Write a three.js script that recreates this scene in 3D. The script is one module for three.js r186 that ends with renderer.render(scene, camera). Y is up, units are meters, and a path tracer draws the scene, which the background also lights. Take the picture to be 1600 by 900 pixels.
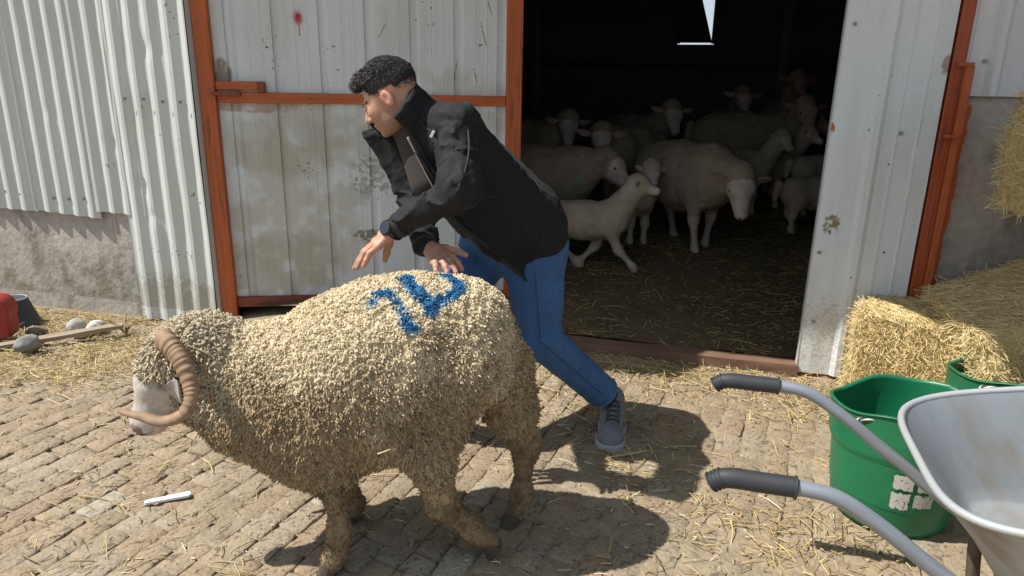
import * as THREE from 'three';
import { mergeGeometries, mergeVertices } from 'three/addons/utils/BufferGeometryUtils.js';
import { RoundedBoxGeometry } from 'three/addons/geometries/RoundedBoxGeometry.js';

// ---------- camera, sky, sun, exposure ----------
const scene = new THREE.Scene();
const D2R = Math.PI / 180;
const camera = new THREE.PerspectiveCamera(45.3, 16 / 9, 0.05, 500);
camera.position.set(0, 1.3, 0);
camera.rotation.order = 'YXZ';
camera.rotation.set(-16.45 * D2R, 0, 1.0 * D2R);
const renderer = new THREE.WebGLRenderer({ antialias: true });
renderer.toneMapping = THREE.LinearToneMapping;
renderer.toneMappingExposure = 1.3;
renderer.shadowMap.enabled = true;
const SUN = new THREE.Vector3(-0.69, 1, 0.08).normalize();
{ // pale clear sky, computed
  const w = 512, h = 256, d = new Float32Array(w * h * 4), p = new THREE.Vector3();
  for (let j = 0; j < h; j++) for (let i = 0; i < w; i++) {
    const el = ((j + 0.5) / h - 0.5) * Math.PI, az = ((i + 0.5) / w - 0.5) * 2 * Math.PI; p.set(Math.cos(el) * Math.cos(az), Math.sin(el), Math.cos(el) * Math.sin(az));
    const t = Math.pow(Math.max(0, 1 - Math.max(0, p.y)), 3), g = Math.pow(Math.max(0, p.dot(SUN)), 6) * 0.6 + Math.pow(Math.max(0, p.dot(SUN)), 60) * 1.2, k = (j * w + i) * 4;
    d[k] = 0.42 + 0.45 * t + g; d[k + 1] = 0.58 + 0.36 * t + g * 0.97; d[k + 2] = 0.82 + 0.2 * t + g * 0.88; d[k + 3] = 1;
  }
  const t = new THREE.DataTexture(d, w, h, THREE.RGBAFormat, THREE.FloatType); t.mapping = THREE.EquirectangularReflectionMapping; t.magFilter = t.minFilter = THREE.LinearFilter; t.needsUpdate = true;
  scene.background = t; scene.environment = t; scene.environmentIntensity = scene.backgroundIntensity = 0.6;
}
const sun = new THREE.DirectionalLight(new THREE.Color(1, 0.955, 0.88), 4.8);
sun.position.copy(SUN).multiplyScalar(20).add(new THREE.Vector3(0, 0, -2.5));
sun.target.position.set(0, 0, -2.5);
sun.castShadow = true;
sun.shadow.mapSize.set(4096, 4096);
Object.assign(sun.shadow.camera, { left: -7, right: 7, top: 7, bottom: -7, near: 1, far: 45 });
sun.shadow.bias = -0.0004;
scene.add(sun, sun.target);

// ---------- helpers ----------
function rng(seed) {
  let s = seed >>> 0;
  return () => { s = (s + 0x6D2B79F5) >>> 0; let t = s; t = Math.imul(t ^ (t >>> 15), t | 1); t ^= t + Math.imul(t ^ (t >>> 7), t | 61); return ((t ^ (t >>> 14)) >>> 0) / 4294967296; };
}
const V = (x, y, z) => new THREE.Vector3(x, y, z);
const va = a => new THREE.Vector3(a[0], a[1], a[2]);
const clamp = (x, a = 0, b = 1) => x < a ? a : x > b ? b : x;
const lerp = (a, b, t) => a + (b - a) * t;
const sstep = (a, b, x) => { const t = clamp((x - a) / (b - a)); return t * t * (3 - 2 * t); };
function h3(x, y, z) { let n = Math.imul(x, 374761393) ^ Math.imul(y, 668265263) ^ Math.imul(z, 2147483647 - 40503); n = Math.imul(n ^ (n >>> 13), 1274126177); n ^= n >>> 16; return (n >>> 0) / 4294967296; }
function noise(x, y, z = 0) {
  const xi = Math.floor(x), yi = Math.floor(y), zi = Math.floor(z);
  let u = x - xi, v = y - yi, w = z - zi; u = u * u * (3 - 2 * u); v = v * v * (3 - 2 * v); w = w * w * (3 - 2 * w);
  const a = lerp(lerp(h3(xi, yi, zi), h3(xi + 1, yi, zi), u), lerp(h3(xi, yi + 1, zi), h3(xi + 1, yi + 1, zi), u), v);
  const b = lerp(lerp(h3(xi, yi, zi + 1), h3(xi + 1, yi, zi + 1), u), lerp(h3(xi, yi + 1, zi + 1), h3(xi + 1, yi + 1, zi + 1), u), v);
  return lerp(a, b, w);
}
function worley(x, y, z) { // distance to the nearest and second nearest feature point
  const xi = Math.floor(x), yi = Math.floor(y), zi = Math.floor(z); let a = 9, b = 9;
  for (let k = -1; k < 2; k++) for (let j = -1; j < 2; j++) for (let i = -1; i < 2; i++) { const X = xi + i, Y = yi + j, Z = zi + k, dx = X + h3(X, Y, Z) - x, dy = Y + h3(X + 71, Y, Z) - y, dz = Z + h3(X, Y + 37, Z + 11) - z, d = dx * dx + dy * dy + dz * dz; if (d < a) { b = a; a = d; } else if (d < b) b = d; }
  return [Math.sqrt(a), Math.sqrt(b)];
}
function fbm(x, y, z = 0, o = 4) { let s = 0, a = 0.5, t = 0; for (let i = 0; i < o; i++) { s += a * noise(x, y, z); t += a; a *= 0.5; x = x * 2.03 + 17.1; y = y * 2.03 + 5.3; z = z * 2.03 + 9.7; } return s / t; }
const taken = {};
function numbered(n) { taken[n] = (taken[n] ?? -1) + 1; return taken[n] ? n + '_' + String(taken[n]).padStart(3, '0') : n; }
function shade(o) { o.traverse(c => { if (c.isMesh) { c.castShadow = true; c.receiveShadow = true; } }); }
function thing(name, label, category, pos = [0, 0, 0], turn = 0, group) {
  const o = new THREE.Group(); o.name = numbered(name); o.position.set(...pos); o.rotation.y = turn;
  o.userData = { label, category }; if (group) o.userData.group = group;
  scene.add(o); return o;
}
function part(name, geo, mat, parent, label) {
  const m = new THREE.Mesh(geo, mat); m.name = name; m.castShadow = m.receiveShadow = true;
  if (label) m.userData.label = label;
  parent.add(m); return m;
}
function tag(m, label, category, group) { m.userData.label = label; m.userData.category = category; if (group) m.userData.group = group; return m; }
function struct(name, geo, mat, label) { const m = part(name, geo, mat, scene); m.userData = { kind: 'structure', label }; return m; }
const M = (color, roughness = 0.8, o = {}) => new THREE.MeshStandardMaterial({ color: Array.isArray(color) ? new THREE.Color(...color) : color, roughness, ...o });
const MP = (color, roughness = 0.8, o = {}) => new THREE.MeshPhysicalMaterial({ color: Array.isArray(color) ? new THREE.Color(...color) : color, roughness, ...o });
// texture from a function of (u,v) in 0..1 -> [r,g,b] linear or a single grey
function tex(w, h, fn, srgb = true) {
  const d = new Uint8Array(w * h * 4);
  for (let j = 0; j < h; j++) for (let i = 0; i < w; i++) {
    let c = fn((i + 0.5) / w, (j + 0.5) / h); if (!Array.isArray(c)) c = [c, c, c];
    const k = (j * w + i) * 4;
    for (let n = 0; n < 3; n++) { const x = clamp(c[n]); d[k + n] = 255 * (srgb ? (x <= 0.0031308 ? x * 12.92 : 1.055 * Math.pow(x, 1 / 2.4) - 0.055) : x); }
    d[k + 3] = 255;
  }
  const t = new THREE.DataTexture(d, w, h, THREE.RGBAFormat); t.magFilter = THREE.LinearFilter; t.minFilter = THREE.LinearFilter;
  t.wrapS = t.wrapT = THREE.RepeatWrapping; if (srgb) t.colorSpace = THREE.SRGBColorSpace; t.needsUpdate = true; return t;
}
// periodic noise for tiling textures (period p cells)
function pnoise(x, y, p, seed = 0) {
  const xi = Math.floor(x), yi = Math.floor(y); let u = x - xi, v = y - yi; u = u * u * (3 - 2 * u); v = v * v * (3 - 2 * v);
  const m = a => ((a % p) + p) % p;
  return lerp(lerp(h3(m(xi), m(yi), seed), h3(m(xi + 1), m(yi), seed), u), lerp(h3(m(xi), m(yi + 1), seed), h3(m(xi + 1), m(yi + 1), seed), u), v);
}
function pfbm(u, v, p, seed = 0, o = 4) { let s = 0, a = 0.5, t = 0; for (let i = 0; i < o; i++) { s += a * pnoise(u * p, v * p, p, seed + i); t += a; a *= 0.55; p *= 2; } return s / t; }
function colorize(geo, fn) {
  const p = geo.attributes.position, n = geo.attributes.normal, c = new Float32Array(p.count * 3);
  for (let i = 0; i < p.count; i++) { const k = fn(p.getX(i), p.getY(i), p.getZ(i), n ? n.getX(i) : 0, n ? n.getY(i) : 1, n ? n.getZ(i) : 0); c[i * 3] = k[0]; c[i * 3 + 1] = k[1]; c[i * 3 + 2] = k[2]; }
  geo.setAttribute('color', new THREE.BufferAttribute(c, 3)); return geo;
}
function clean(g) { // keep position, normal, uv, color only; non indexed for merges
  g = g.index ? g.toNonIndexed() : g; for (const k of Object.keys(g.attributes)) if (!['position', 'normal', 'uv'].includes(k)) g.deleteAttribute(k); return g;
}
const merge = list => mergeGeometries(list.map(clean), false);
const box = (w, h, d, x = 0, y = 0, z = 0) => new THREE.BoxGeometry(w, h, d).translate(x, y, z);
const rbox = (w, h, d, r = 0.004, x = 0, y = 0, z = 0) => new RoundedBoxGeometry(w, h, d, 2, r).translate(x, y, z);
function tube(pts, radii, sides = 8, seg = 24, closed = false, flat = 1) {
  const cv = new THREE.CatmullRomCurve3(pts.map(va), closed, 'centripetal'); const fr = cv.computeFrenetFrames(seg, closed);
  const pos = [], idx = [], uv = [];
  const rad = t => { if (!Array.isArray(radii)) return radii; const x = t * (radii.length - 1), i = Math.min(radii.length - 2, Math.floor(x)); return lerp(radii[i], radii[i + 1], x - i); };
  for (let i = 0; i <= seg; i++) {
    const t = i / seg, p = cv.getPointAt(t), r = rad(t), n = fr.normals[i], b = fr.binormals[i];
    for (let j = 0; j <= sides; j++) { const a = j / sides * Math.PI * 2, c = Math.cos(a) * r, s = Math.sin(a) * r * flat; pos.push(p.x + n.x * c + b.x * s, p.y + n.y * c + b.y * s, p.z + n.z * c + b.z * s); uv.push(t, j / sides); }
  }
  for (let i = 0; i < seg; i++) for (let j = 0; j < sides; j++) { const a = i * (sides + 1) + j, b = a + sides + 1; idx.push(a, a + 1, b, b, a + 1, b + 1); }
  if (!closed) for (const [e, k] of [[0, 1], [seg, -1]]) { const c = pos.length / 3, p = cv.getPointAt(e / seg); pos.push(p.x, p.y, p.z); uv.push(e / seg, 0); for (let j = 0; j < sides; j++) { const a = e * (sides + 1) + j; k > 0 ? idx.push(c, a + 1, a) : idx.push(c, a, a + 1); } }
  const g = new THREE.BufferGeometry(); g.setAttribute('position', new THREE.Float32BufferAttribute(pos, 3)); g.setAttribute('uv', new THREE.Float32BufferAttribute(uv, 2)); g.setIndex(idx); g.computeVertexNormals(); return g;
}
// ---------- signed distance modelling ----------
const sminK = (a, b, k) => { const h = Math.max(k - Math.abs(a - b), 0) / k; return Math.min(a, b) - h * h * k * 0.25; };
function capsule(A, B, ra, rb) {
  const ax = A[0], ay = A[1], az = A[2], bx = B[0] - ax, by = B[1] - ay, bz = B[2] - az, L = bx * bx + by * by + bz * bz || 1e-9;
  return (x, y, z) => { const px = x - ax, py = y - ay, pz = z - az; let t = (px * bx + py * by + pz * bz) / L; t = t < 0 ? 0 : t > 1 ? 1 : t; const dx = px - bx * t, dy = py - by * t, dz = pz - bz * t; return Math.sqrt(dx * dx + dy * dy + dz * dz) - ra - (rb - ra) * t; };
}
function ellipsoid(C, R, rot) { // rot: optional [ax, ay, az] orthonormal rows
  const [cx, cy, cz] = C, [rx, ry, rz] = R, m = Math.min(rx, ry, rz);
  return (x, y, z) => { let px = x - cx, py = y - cy, pz = z - cz; if (rot) { const a = rot[0], b = rot[1], c = rot[2]; const u = px * a[0] + py * a[1] + pz * a[2], v = px * b[0] + py * b[1] + pz * b[2], w = px * c[0] + py * c[1] + pz * c[2]; px = u; py = v; pz = w; } const ux = px / rx, uy = py / ry, uz = pz / rz, k0 = Math.sqrt(ux * ux + uy * uy + uz * uz), wx = ux / rx, wy = uy / ry, wz = uz / rz, k1 = Math.sqrt(wx * wx + wy * wy + wz * wz); return k1 < 1e-6 ? -m : k0 * (k0 - 1) / k1; };
}
function tri(A, B, C, r) { // distance to a triangle, rounded by r
  const a = va(A), b = va(B), c = va(C), t = new THREE.Triangle(a, b, c), p = new THREE.Vector3(), q = new THREE.Vector3();
  return (x, y, z) => { p.set(x, y, z); t.closestPointToPoint(p, q); return p.distanceTo(q) - r; };
}
function blend(list, k = 0.05) { return (x, y, z) => { let d = list[0](x, y, z); for (let i = 1; i < list.length; i++) d = sminK(d, list[i](x, y, z), k); return d; }; }
function surf(sdf, lo, hi, h, lip = 1.35) { // surface nets
  const nx = Math.ceil((hi[0] - lo[0]) / h) + 1, ny = Math.ceil((hi[1] - lo[1]) / h) + 1, nz = Math.ceil((hi[2] - lo[2]) / h) + 1;
  const F = new Float32Array(nx * ny * nz), B = 5, id = (i, j, k) => (k * ny + j) * nx + i;
  for (let k = 0; k < nz; k += B) for (let j = 0; j < ny; j += B) for (let i = 0; i < nx; i += B) {
    const c = sdf(lo[0] + (i + B / 2 - 0.5) * h, lo[1] + (j + B / 2 - 0.5) * h, lo[2] + (k + B / 2 - 0.5) * h), far = Math.abs(c) > h * B * 0.9 * lip;
    for (let kk = k; kk < Math.min(k + B, nz); kk++) for (let jj = j; jj < Math.min(j + B, ny); jj++) for (let ii = i; ii < Math.min(i + B, nx); ii++)
      F[id(ii, jj, kk)] = far ? c : sdf(lo[0] + ii * h, lo[1] + jj * h, lo[2] + kk * h);
  }
  const map = new Int32Array(nx * ny * nz).fill(-1), pos = [], idx = [], f = new Float32Array(8);
  for (let k = 0; k < nz - 1; k++) for (let j = 0; j < ny - 1; j++) for (let i = 0; i < nx - 1; i++) {
    let m = 0; for (let q = 0; q < 8; q++) { f[q] = F[id(i + (q & 1), j + (q >> 1 & 1), k + (q >> 2))]; if (f[q] < 0) m++; }
    if (m === 0 || m === 8) continue;
    let sx = 0, sy = 0, sz = 0, n = 0;
    for (let q = 0; q < 8; q++) for (let b = 0; b < 3; b++) { const r = q | (1 << b); if (r === q) continue; if ((f[q] < 0) === (f[r] < 0)) continue; const t = f[q] / (f[q] - f[r]); sx += (q & 1) + (b === 0 ? t : 0); sy += (q >> 1 & 1) + (b === 1 ? t : 0); sz += (q >> 2) + (b === 2 ? t : 0); n++; }
    map[id(i, j, k)] = pos.length / 3; pos.push(lo[0] + (i + sx / n) * h, lo[1] + (j + sy / n) * h, lo[2] + (k + sz / n) * h);
  }
  const quad = (a, b, c, d, fl) => { if (a < 0 || b < 0 || c < 0 || d < 0) return; fl ? idx.push(a, b, c, a, c, d) : idx.push(a, c, b, a, d, c); };
  for (let k = 1; k < nz - 1; k++) for (let j = 1; j < ny - 1; j++) for (let i = 1; i < nx - 1; i++) {
    const v = F[id(i, j, k)] < 0;
    if (v !== F[id(i + 1, j, k)] < 0) quad(map[id(i, j - 1, k - 1)], map[id(i, j, k - 1)], map[id(i, j, k)], map[id(i, j - 1, k)], v);
    if (v !== F[id(i, j + 1, k)] < 0) quad(map[id(i - 1, j, k - 1)], map[id(i - 1, j, k)], map[id(i, j, k)], map[id(i, j, k - 1)], v);
    if (v !== F[id(i, j, k + 1)] < 0) quad(map[id(i - 1, j - 1, k)], map[id(i, j - 1, k)], map[id(i, j, k)], map[id(i - 1, j, k)], v);
  }
  const g = new THREE.BufferGeometry(); g.setAttribute('position', new THREE.Float32BufferAttribute(pos, 3)); g.setIndex(idx); g.computeVertexNormals(); return g;
}
function sampler(geo, seed) { // area weighted points on a geometry
  const g = geo, p = g.attributes.position, n = g.attributes.normal, ix = g.index ? g.index.array : null, T = (ix ? ix.length : p.count) / 3, cum = new Float32Array(T);
  const a = V(), b = V(), c = V(), na = V(), nb = V(), nc = V(), R = rng(seed); let s = 0;
  const at = (t, k) => ix ? ix[t * 3 + k] : t * 3 + k;
  for (let t = 0; t < T; t++) { a.fromBufferAttribute(p, at(t, 0)); b.fromBufferAttribute(p, at(t, 1)).sub(a); c.fromBufferAttribute(p, at(t, 2)).sub(a); s += b.cross(c).length() / 2; cum[t] = s; }
  return { area: s, R, next(pos, nor) { const x = R() * s; let lo = 0, hi = T - 1; while (lo < hi) { const m = (lo + hi) >> 1; cum[m] < x ? lo = m + 1 : hi = m; } let u = R(), v = R(); if (u + v > 1) { u = 1 - u; v = 1 - v; } const w = 1 - u - v;
    a.fromBufferAttribute(p, at(lo, 0)); b.fromBufferAttribute(p, at(lo, 1)); c.fromBufferAttribute(p, at(lo, 2)); pos.copy(a).multiplyScalar(w).addScaledVector(b, u).addScaledVector(c, v);
    na.fromBufferAttribute(n, at(lo, 0)); nb.fromBufferAttribute(n, at(lo, 1)); nc.fromBufferAttribute(n, at(lo, 2)); nor.copy(na).multiplyScalar(w).addScaledVector(nb, u).addScaledVector(nc, v).normalize(); } };
}
function instances(name, geo, mat, list, parent, kind = 'stuff') { // list of {m: Matrix4, c: [r,g,b]}
  const o = new THREE.InstancedMesh(geo, mat, list.length); const col = new THREE.Color();
  list.forEach((e, i) => { o.setMatrixAt(i, e.m); o.setColorAt(i, col.setRGB(e.c[0], e.c[1], e.c[2])); });
  o.name = name; o.userData.kind = kind; o.castShadow = o.receiveShadow = true; parent.add(o); return o;
}
function basis(pos, x, y, z, sx = 1, sy = 1, sz = 1) { const m = new THREE.Matrix4(); m.makeBasis(x.clone().multiplyScalar(sx), y.clone().multiplyScalar(sy), z.clone().multiplyScalar(sz)); m.setPosition(pos); return m; }
// wall frame: u along the barn front (to the right), v up, d out towards the yard
const WO = V(-1.482, 0, -3.787), YAW = -14.15 * D2R, WU = V(Math.cos(YAW), 0, -Math.sin(YAW)), WN = V(Math.sin(YAW), 0, Math.cos(YAW));
const wallPos = (u, v = 0, d = 0) => [WO.x + WU.x * u + WN.x * d, v, WO.z + WU.z * u + WN.z * d];
// ---------- ground ----------
const R0 = rng(7);
const soilMap = tex(1024, 1024, (u, v) => { const a = pfbm(u, v, 8, 3, 6), b = pfbm(u, v, 40, 11, 3), c = pfbm(u, v, 128, 23, 2); const k = 0.62 + 0.5 * a + 0.28 * (b - 0.5) + 0.35 * (c - 0.5); return [0.335 * k, 0.267 * k, 0.18 * k]; });
const soilBump = tex(1024, 1024, (u, v) => clamp(0.45 * pfbm(u, v, 12, 5, 5) + 0.35 * pfbm(u, v, 60, 9, 3) + 0.2 * pnoise(u * 220, v * 220, 220, 41)), false);
struct('ground', new THREE.PlaneGeometry(400, 400).rotateX(-Math.PI / 2).translate(0, -0.3, 0), M([0.27, 0.21, 0.13], 1), 'bare dusty ground of the farmyard');
const yard = new THREE.Group(); yard.name = 'paved_yard'; yard.userData = { kind: 'structure', label: 'dusty block paved farmyard in front of the barn' }; scene.add(yard);
const dip = (x, z) => -0.1 * sstep(-1.0, -2.2, x) * sstep(-2.5, -3.5, z);
function soilH(x, z) {
  const right = sstep(-0.6, 0.9, x + 0.25 * z + 0.5), sill = sstep(-2.9, -3.5, z);
  return dip(x, z) - 0.009 + 0.012 * (fbm(x * 2.1, z * 2.1, 3, 3) - 0.45) * 2 + 0.008 * (noise(x * 17, z * 17, 1) - 0.5) + 0.005 * (noise(x * 43, z * 43, 1) - 0.5) + 0.0075 * right + 0.012 * sill;
}
{
  const X0 = -5, X1 = 4.5, Z0 = -5.2, Z1 = 0.6, nx = 560, nz = 380, pos = [], uv = [], idx = [];
  for (let j = 0; j <= nz; j++) for (let i = 0; i <= nx; i++) { const x = lerp(X0, X1, i / nx), z = lerp(Z0, Z1, j / nz); pos.push(x, soilH(x, z), z); uv.push(x / 1.7, z / 1.7); }
  for (let j = 0; j < nz; j++) for (let i = 0; i < nx; i++) { const a = j * (nx + 1) + i, b = a + nx + 1; idx.push(a, b, a + 1, b, b + 1, a + 1); }
  const g = new THREE.BufferGeometry(); g.setAttribute('position', new THREE.Float32BufferAttribute(pos, 3)); g.setAttribute('uv', new THREE.Float32BufferAttribute(uv, 2)); g.setIndex(idx); g.computeVertexNormals();
  part('soil', g, M(0xffffff, 1, { map: soilMap, bumpMap: soilBump, bumpScale: 0.012 }), yard);
}
{
  // worn concrete pavers in running bond, rows running into the depth
  const L = 0.142, Wd = 0.088, gap = 0.003, variants = [];
  const pb = tex(512, 512, (u, v) => clamp(0.5 * pfbm(u, v, 6, 77, 5) + 0.3 * pfbm(u, v, 48, 78, 2) + 0.2 * (pnoise(u * 90, v * 90, 90, 79) > 0.86 ? 0 : 0.8)), false);
  const pm = tex(512, 512, (u, v) => { const a = pfbm(u, v, 5, 90, 6), c = pfbm(u, v, 90, 93, 2); const sp = pnoise(u * 46, v * 46, 46, 95), k = (0.72 + 0.42 * a + 0.45 * (c - 0.5)) * (sp > 0.83 ? 0.55 : 1); return [k * 0.92, k * 0.9, k * 0.87]; });
  for (let v = 0; v < 10; v++) {
    const r = rng(500 + v), n = 6, m = 4, hx = (L - gap) / 2, hz = (Wd - gap) / 2, pos = [], uv = [], idx = [], ou = r(), ov = r();
    const wob = rng(900 + v), e = () => (wob() - 0.5) * 0.010;
    for (let j = 0; j <= m; j++) for (let i = 0; i <= n; i++) {
      const a = i / n * 2 - 1, b = j / m * 2 - 1, edge = Math.max(Math.abs(a), Math.abs(b));
      let x = a * hx + (Math.abs(a) === 1 ? e() : 0), z = b * hz + (Math.abs(b) === 1 ? e() : 0), y = (noise(a * 2 + v * 9, b * 2, 4) - 0.5) * 0.007;
      if (edge === 1) y = -0.009 + (wob() - 0.5) * 0.006; else if (Math.abs(a) > 0.6 || Math.abs(b) > 0.4) { x = a * hx * 1.3; z = b * hz * 1.62; if (Math.abs(a) > 0.6) x = Math.sign(a) * hx * 0.93; if (Math.abs(b) > 0.4) z = Math.sign(b) * hz * 0.89; x += e() * 0.5; z += e() * 0.5; }
      pos.push(x, y, z); uv.push(x / 0.55 + ou, z / 0.55 + ov);
    }
    for (let j = 0; j < m; j++) for (let i = 0; i < n; i++) { const a = j * (n + 1) + i, b = a + n + 1; idx.push(a, b, a + 1, b, b + 1, a + 1); }
    const rim = []; for (let i = 0; i <= n; i++) rim.push(i); for (let j = 1; j <= m; j++) rim.push(j * (n + 1) + n); for (let i = n - 1; i >= 0; i--) rim.push(m * (n + 1) + i); for (let j = m - 1; j > 0; j--) rim.push(j * (n + 1));
    const base = pos.length / 3; for (const q of rim) { pos.push(pos[q * 3] * 1.0, -0.055, pos[q * 3 + 2]); uv.push(uv[q * 2], uv[q * 2 + 1]); }
    for (let q = 0; q < rim.length; q++) { const q2 = (q + 1) % rim.length; idx.push(rim[q], rim[q2], base + q, base + q, rim[q2], base + q2); }
    const g = new THREE.BufferGeometry(); g.setAttribute('position', new THREE.Float32BufferAttribute(pos, 3)); g.setAttribute('uv', new THREE.Float32BufferAttribute(uv, 2)); g.setIndex(idx); g.computeVertexNormals(); variants.push(g);
  }
  const tones = [[0.33, 0.26, 0.181], [0.344, 0.273, 0.189], [0.309, 0.242, 0.167], [0.348, 0.286, 0.211], [0.335, 0.252, 0.176], [0.317, 0.257, 0.184], [0.34, 0.264, 0.176]];
  const pale = M([0.38, 0.335, 0.265], 0.95, { map: pm, bumpMap: pb, bumpScale: 0.008 });
  const mats = tones.map(t => M(t, 0.96, { map: pm, bumpMap: pb, bumpScale: 0.009 }));
  const ang = Math.atan2(0.92, -0.40), dx = Math.cos(ang), dz = Math.sin(ang); // row direction
  const list = [], r = rng(31);
  for (let row = -46; row < 54; row++) for (let k = -42; k < 36; k++) {
    const s = (k + (row & 1 ? 0.5 : 0)) * L + (r() - 0.5) * 0.012, t = row * Wd + (r() - 0.5) * 0.004;
    const x = -0.3 + dx * s - dz * t, z = -2.4 + dz * s + dx * t, y = dip(x, z) + (r() - 0.5) * 0.008 + 0.003 * noise(x * 3, z * 3, 8), q = [r(), r(), r(), r(), r(), r()];
    if (x < -3.9 || x > 2.5 || z > -0.9 || z < -4.6) continue;
    const wu = (x - WO.x) * WU.x + (z - WO.z) * WU.z, wd = (x - WO.x) * WN.x + (z - WO.z) * WN.z; if (wd < (wu < 0 ? 0.35 : 0.14)) continue;
    const vis = Math.abs(x) < -z * 0.78 + 0.1;
    list.push({ x, y, z, d: vis ? x * x + z * z : 1e3 + x * x + z * z, q });
  }
  list.sort((a, b) => a.d - b.d);
  const rest = new Map(), e = new THREE.Euler(), qt = new THREE.Quaternion();
  list.forEach((p, i) => {
    const vi = Math.floor(p.q[0] * 10), mi = Math.floor(p.q[1] * tones.length); e.set((p.q[2] - 0.5) * 0.05, -ang + (p.q[3] < 0.5 ? Math.PI : 0) + (p.q[4] - 0.5) * 0.05, (p.q[5] - 0.5) * 0.04);
    const mt = p.q[4] > 0.975 ? pale : mats[mi];
    if (i < 300) { const m = part(i ? 'paver_' + String(i).padStart(3, '0') : 'paver', variants[vi], mt, yard); m.position.set(p.x, p.y, p.z); m.rotation.copy(e); }
    else { if (!rest.has(mi)) rest.set(mi, []); rest.get(mi).push(variants[vi].clone().applyMatrix4(new THREE.Matrix4().compose(V(p.x, p.y, p.z), qt.setFromEuler(e), V(1, 1, 1)))); }
  });
  for (const [mi, gs] of rest) { const m = part('far_paver_field', merge(gs), mats[mi], yard); m.userData.kind = 'stuff'; }
}
// ---------- barn front ----------
const floorY = d => 0.050 + 0.075 * clamp(-d - 0.8, 0, 4); // litter rises towards the back
function sheetGeo(profile, u0, u1, vBot, vTop, opt = {}) { // corrugated steel sheet with thickness, dents and uv in metres
  const { nv = 30, dent = 0.0012, seed = 1, th = 0.0016, bumps = [] } = opt, pts = [];
  const pitch = profile[profile.length - 1][0];
  for (let k = -1; k * pitch < u1 - u0 + pitch; k++) for (let i = 0; i < profile.length - 1; i++) { const u = k * pitch + profile[i][0] + (opt.phase || 0); pts.push([u, profile[i][1]]); }
  const at = u => { for (let i = 0; i < pts.length - 1; i++) if (u >= pts[i][0] && u <= pts[i + 1][0]) return lerp(pts[i][1], pts[i + 1][1], (u - pts[i][0]) / (pts[i + 1][0] - pts[i][0] || 1)); return 0; };
  const W = u1 - u0, col = [[0, at(0)]]; for (const p of pts) if (p[0] > 1e-4 && p[0] < W - 1e-4) col.push(p); col.push([W, at(W)]);
  const pos = [], uv = [], idx = [];
  const bot = typeof vBot === 'function' ? vBot : () => vBot;
  for (const side of [0, 1]) for (let i = 0; i < col.length - 1; i++) { // each facet its own strip
    const b0 = pos.length / 3;
    for (let j = 0; j <= nv; j++) for (let e = 0; e < 2; e++) {
      const [u, w] = col[i + e], v = lerp(bot(u0 + u), vTop, j / nv);
      let d = w + (fbm((u + seed * 3.7) * 3, v * 2.2, seed, 3) - 0.5) * dent * 8 + (noise((u + seed) * 22, v * 9, seed) - 0.5) * dent * 1.2;
      for (const [bu, bv, br, ba] of bumps) { const q = ((u0 + u - bu) ** 2 + (v - bv) ** 2) / (br * br); if (q < 1) d += ba * (1 - q) * (1 - q); }
      pos.push(u0 + u, v, d - side * th); uv.push(u0 + u, v);
    }
    for (let j = 0; j < nv; j++) { const a = b0 + j * 2; side ? idx.push(a, a + 2, a + 1, a + 1, a + 2, a + 3) : idx.push(a, a + 1, a + 2, a + 1, a + 3, a + 2); }
  }
  const g = new THREE.BufferGeometry(); g.setAttribute('position', new THREE.Float32BufferAttribute(pos, 3)); g.setAttribute('uv', new THREE.Float32BufferAttribute(uv, 2)); g.setIndex(idx); g.computeVertexNormals(); return g;
}
const PROF_A = [[0, 0], [0.014, 0], [0.050, 0.018], [0.068, 0.018], [0.102, 0], [0.105, 0]];
const PROF_L = PROF_A.map(([u, d]) => [u * 1.1, d * 1.05]);
const PROF_G = [[0, 0], [0.055, 0], [0.058, 0.0008], [0.064, 0.0008], [0.067, 0], [0.125, 0], [0.128, 0.0008], [0.134, 0.0008], [0.137, 0], [0.192, 0], [0.196, -0.011], [0.226, -0.011], [0.25, 0], [0.254, 0]];
const PROF_B = [[0, 0], [0.055, 0], [0.058, 0.0025], [0.064, 0.0025], [0.067, 0], [0.125, 0], [0.128, 0.0025], [0.134, 0.0025], [0.137, 0], [0.195, 0], [0.213, 0.022], [0.236, 0.022], [0.254, 0], [0.262, 0]];
// painted steel with faint grime; texture covers 2 m x 2 m
function steelMap(seed, base, grime, spots, speck = 0.8) {
  return tex(1024, 1024, (u, v) => {
    const x = u * 2, y = v * 2, st = noise(x * 60, y * 2.5, seed), f = fbm(x * 3, y * 2, seed + 2, 4), fine = noise(x * 160, y * 160, seed + 5);
    let k = 0.94 + 0.08 * (st - 0.5) + 0.07 * (fine - 0.5), c = base.map(b => b * k);
    const g = clamp((f - 0.47) * 3.2) * grime * (0.55 + 0.6 * noise(x * 50, y * 18, seed + 8)); c = c.map((b, i) => lerp(b, [0.30, 0.26, 0.19][i], clamp(g)));
    const sp = noise(x * 75, y * 75, seed + 9) * (0.6 + 0.4 * noise(x * 6, y * 6, seed + 10)); if (sp > speck) c = c.map((b, i) => lerp(b, [0.10, 0.085, 0.07][i], clamp((sp - speck) * 14)));
    for (const s of spots) c = s(x, y, c);
    return c;
  });
}
const patchSpot = (cx, cy, rx, ry, col, amt, fr = 30, thr = 0.45) => (x, y, c) => { const q = ((x - cx) / rx) ** 2 + ((y - cy) / ry) ** 2; if (q > 1) return c; const n = fbm(x * fr, y * fr, cx * 31, 4), a = clamp((n - thr + (1 - q) * 0.22) * 6) * amt * clamp((1 - q) * 2.5); return c.map((b, i) => lerp(b, col[i], clamp(a))); };
const clampUV = t => { t.repeat.set(0.5, 0.5); return t; };
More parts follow.
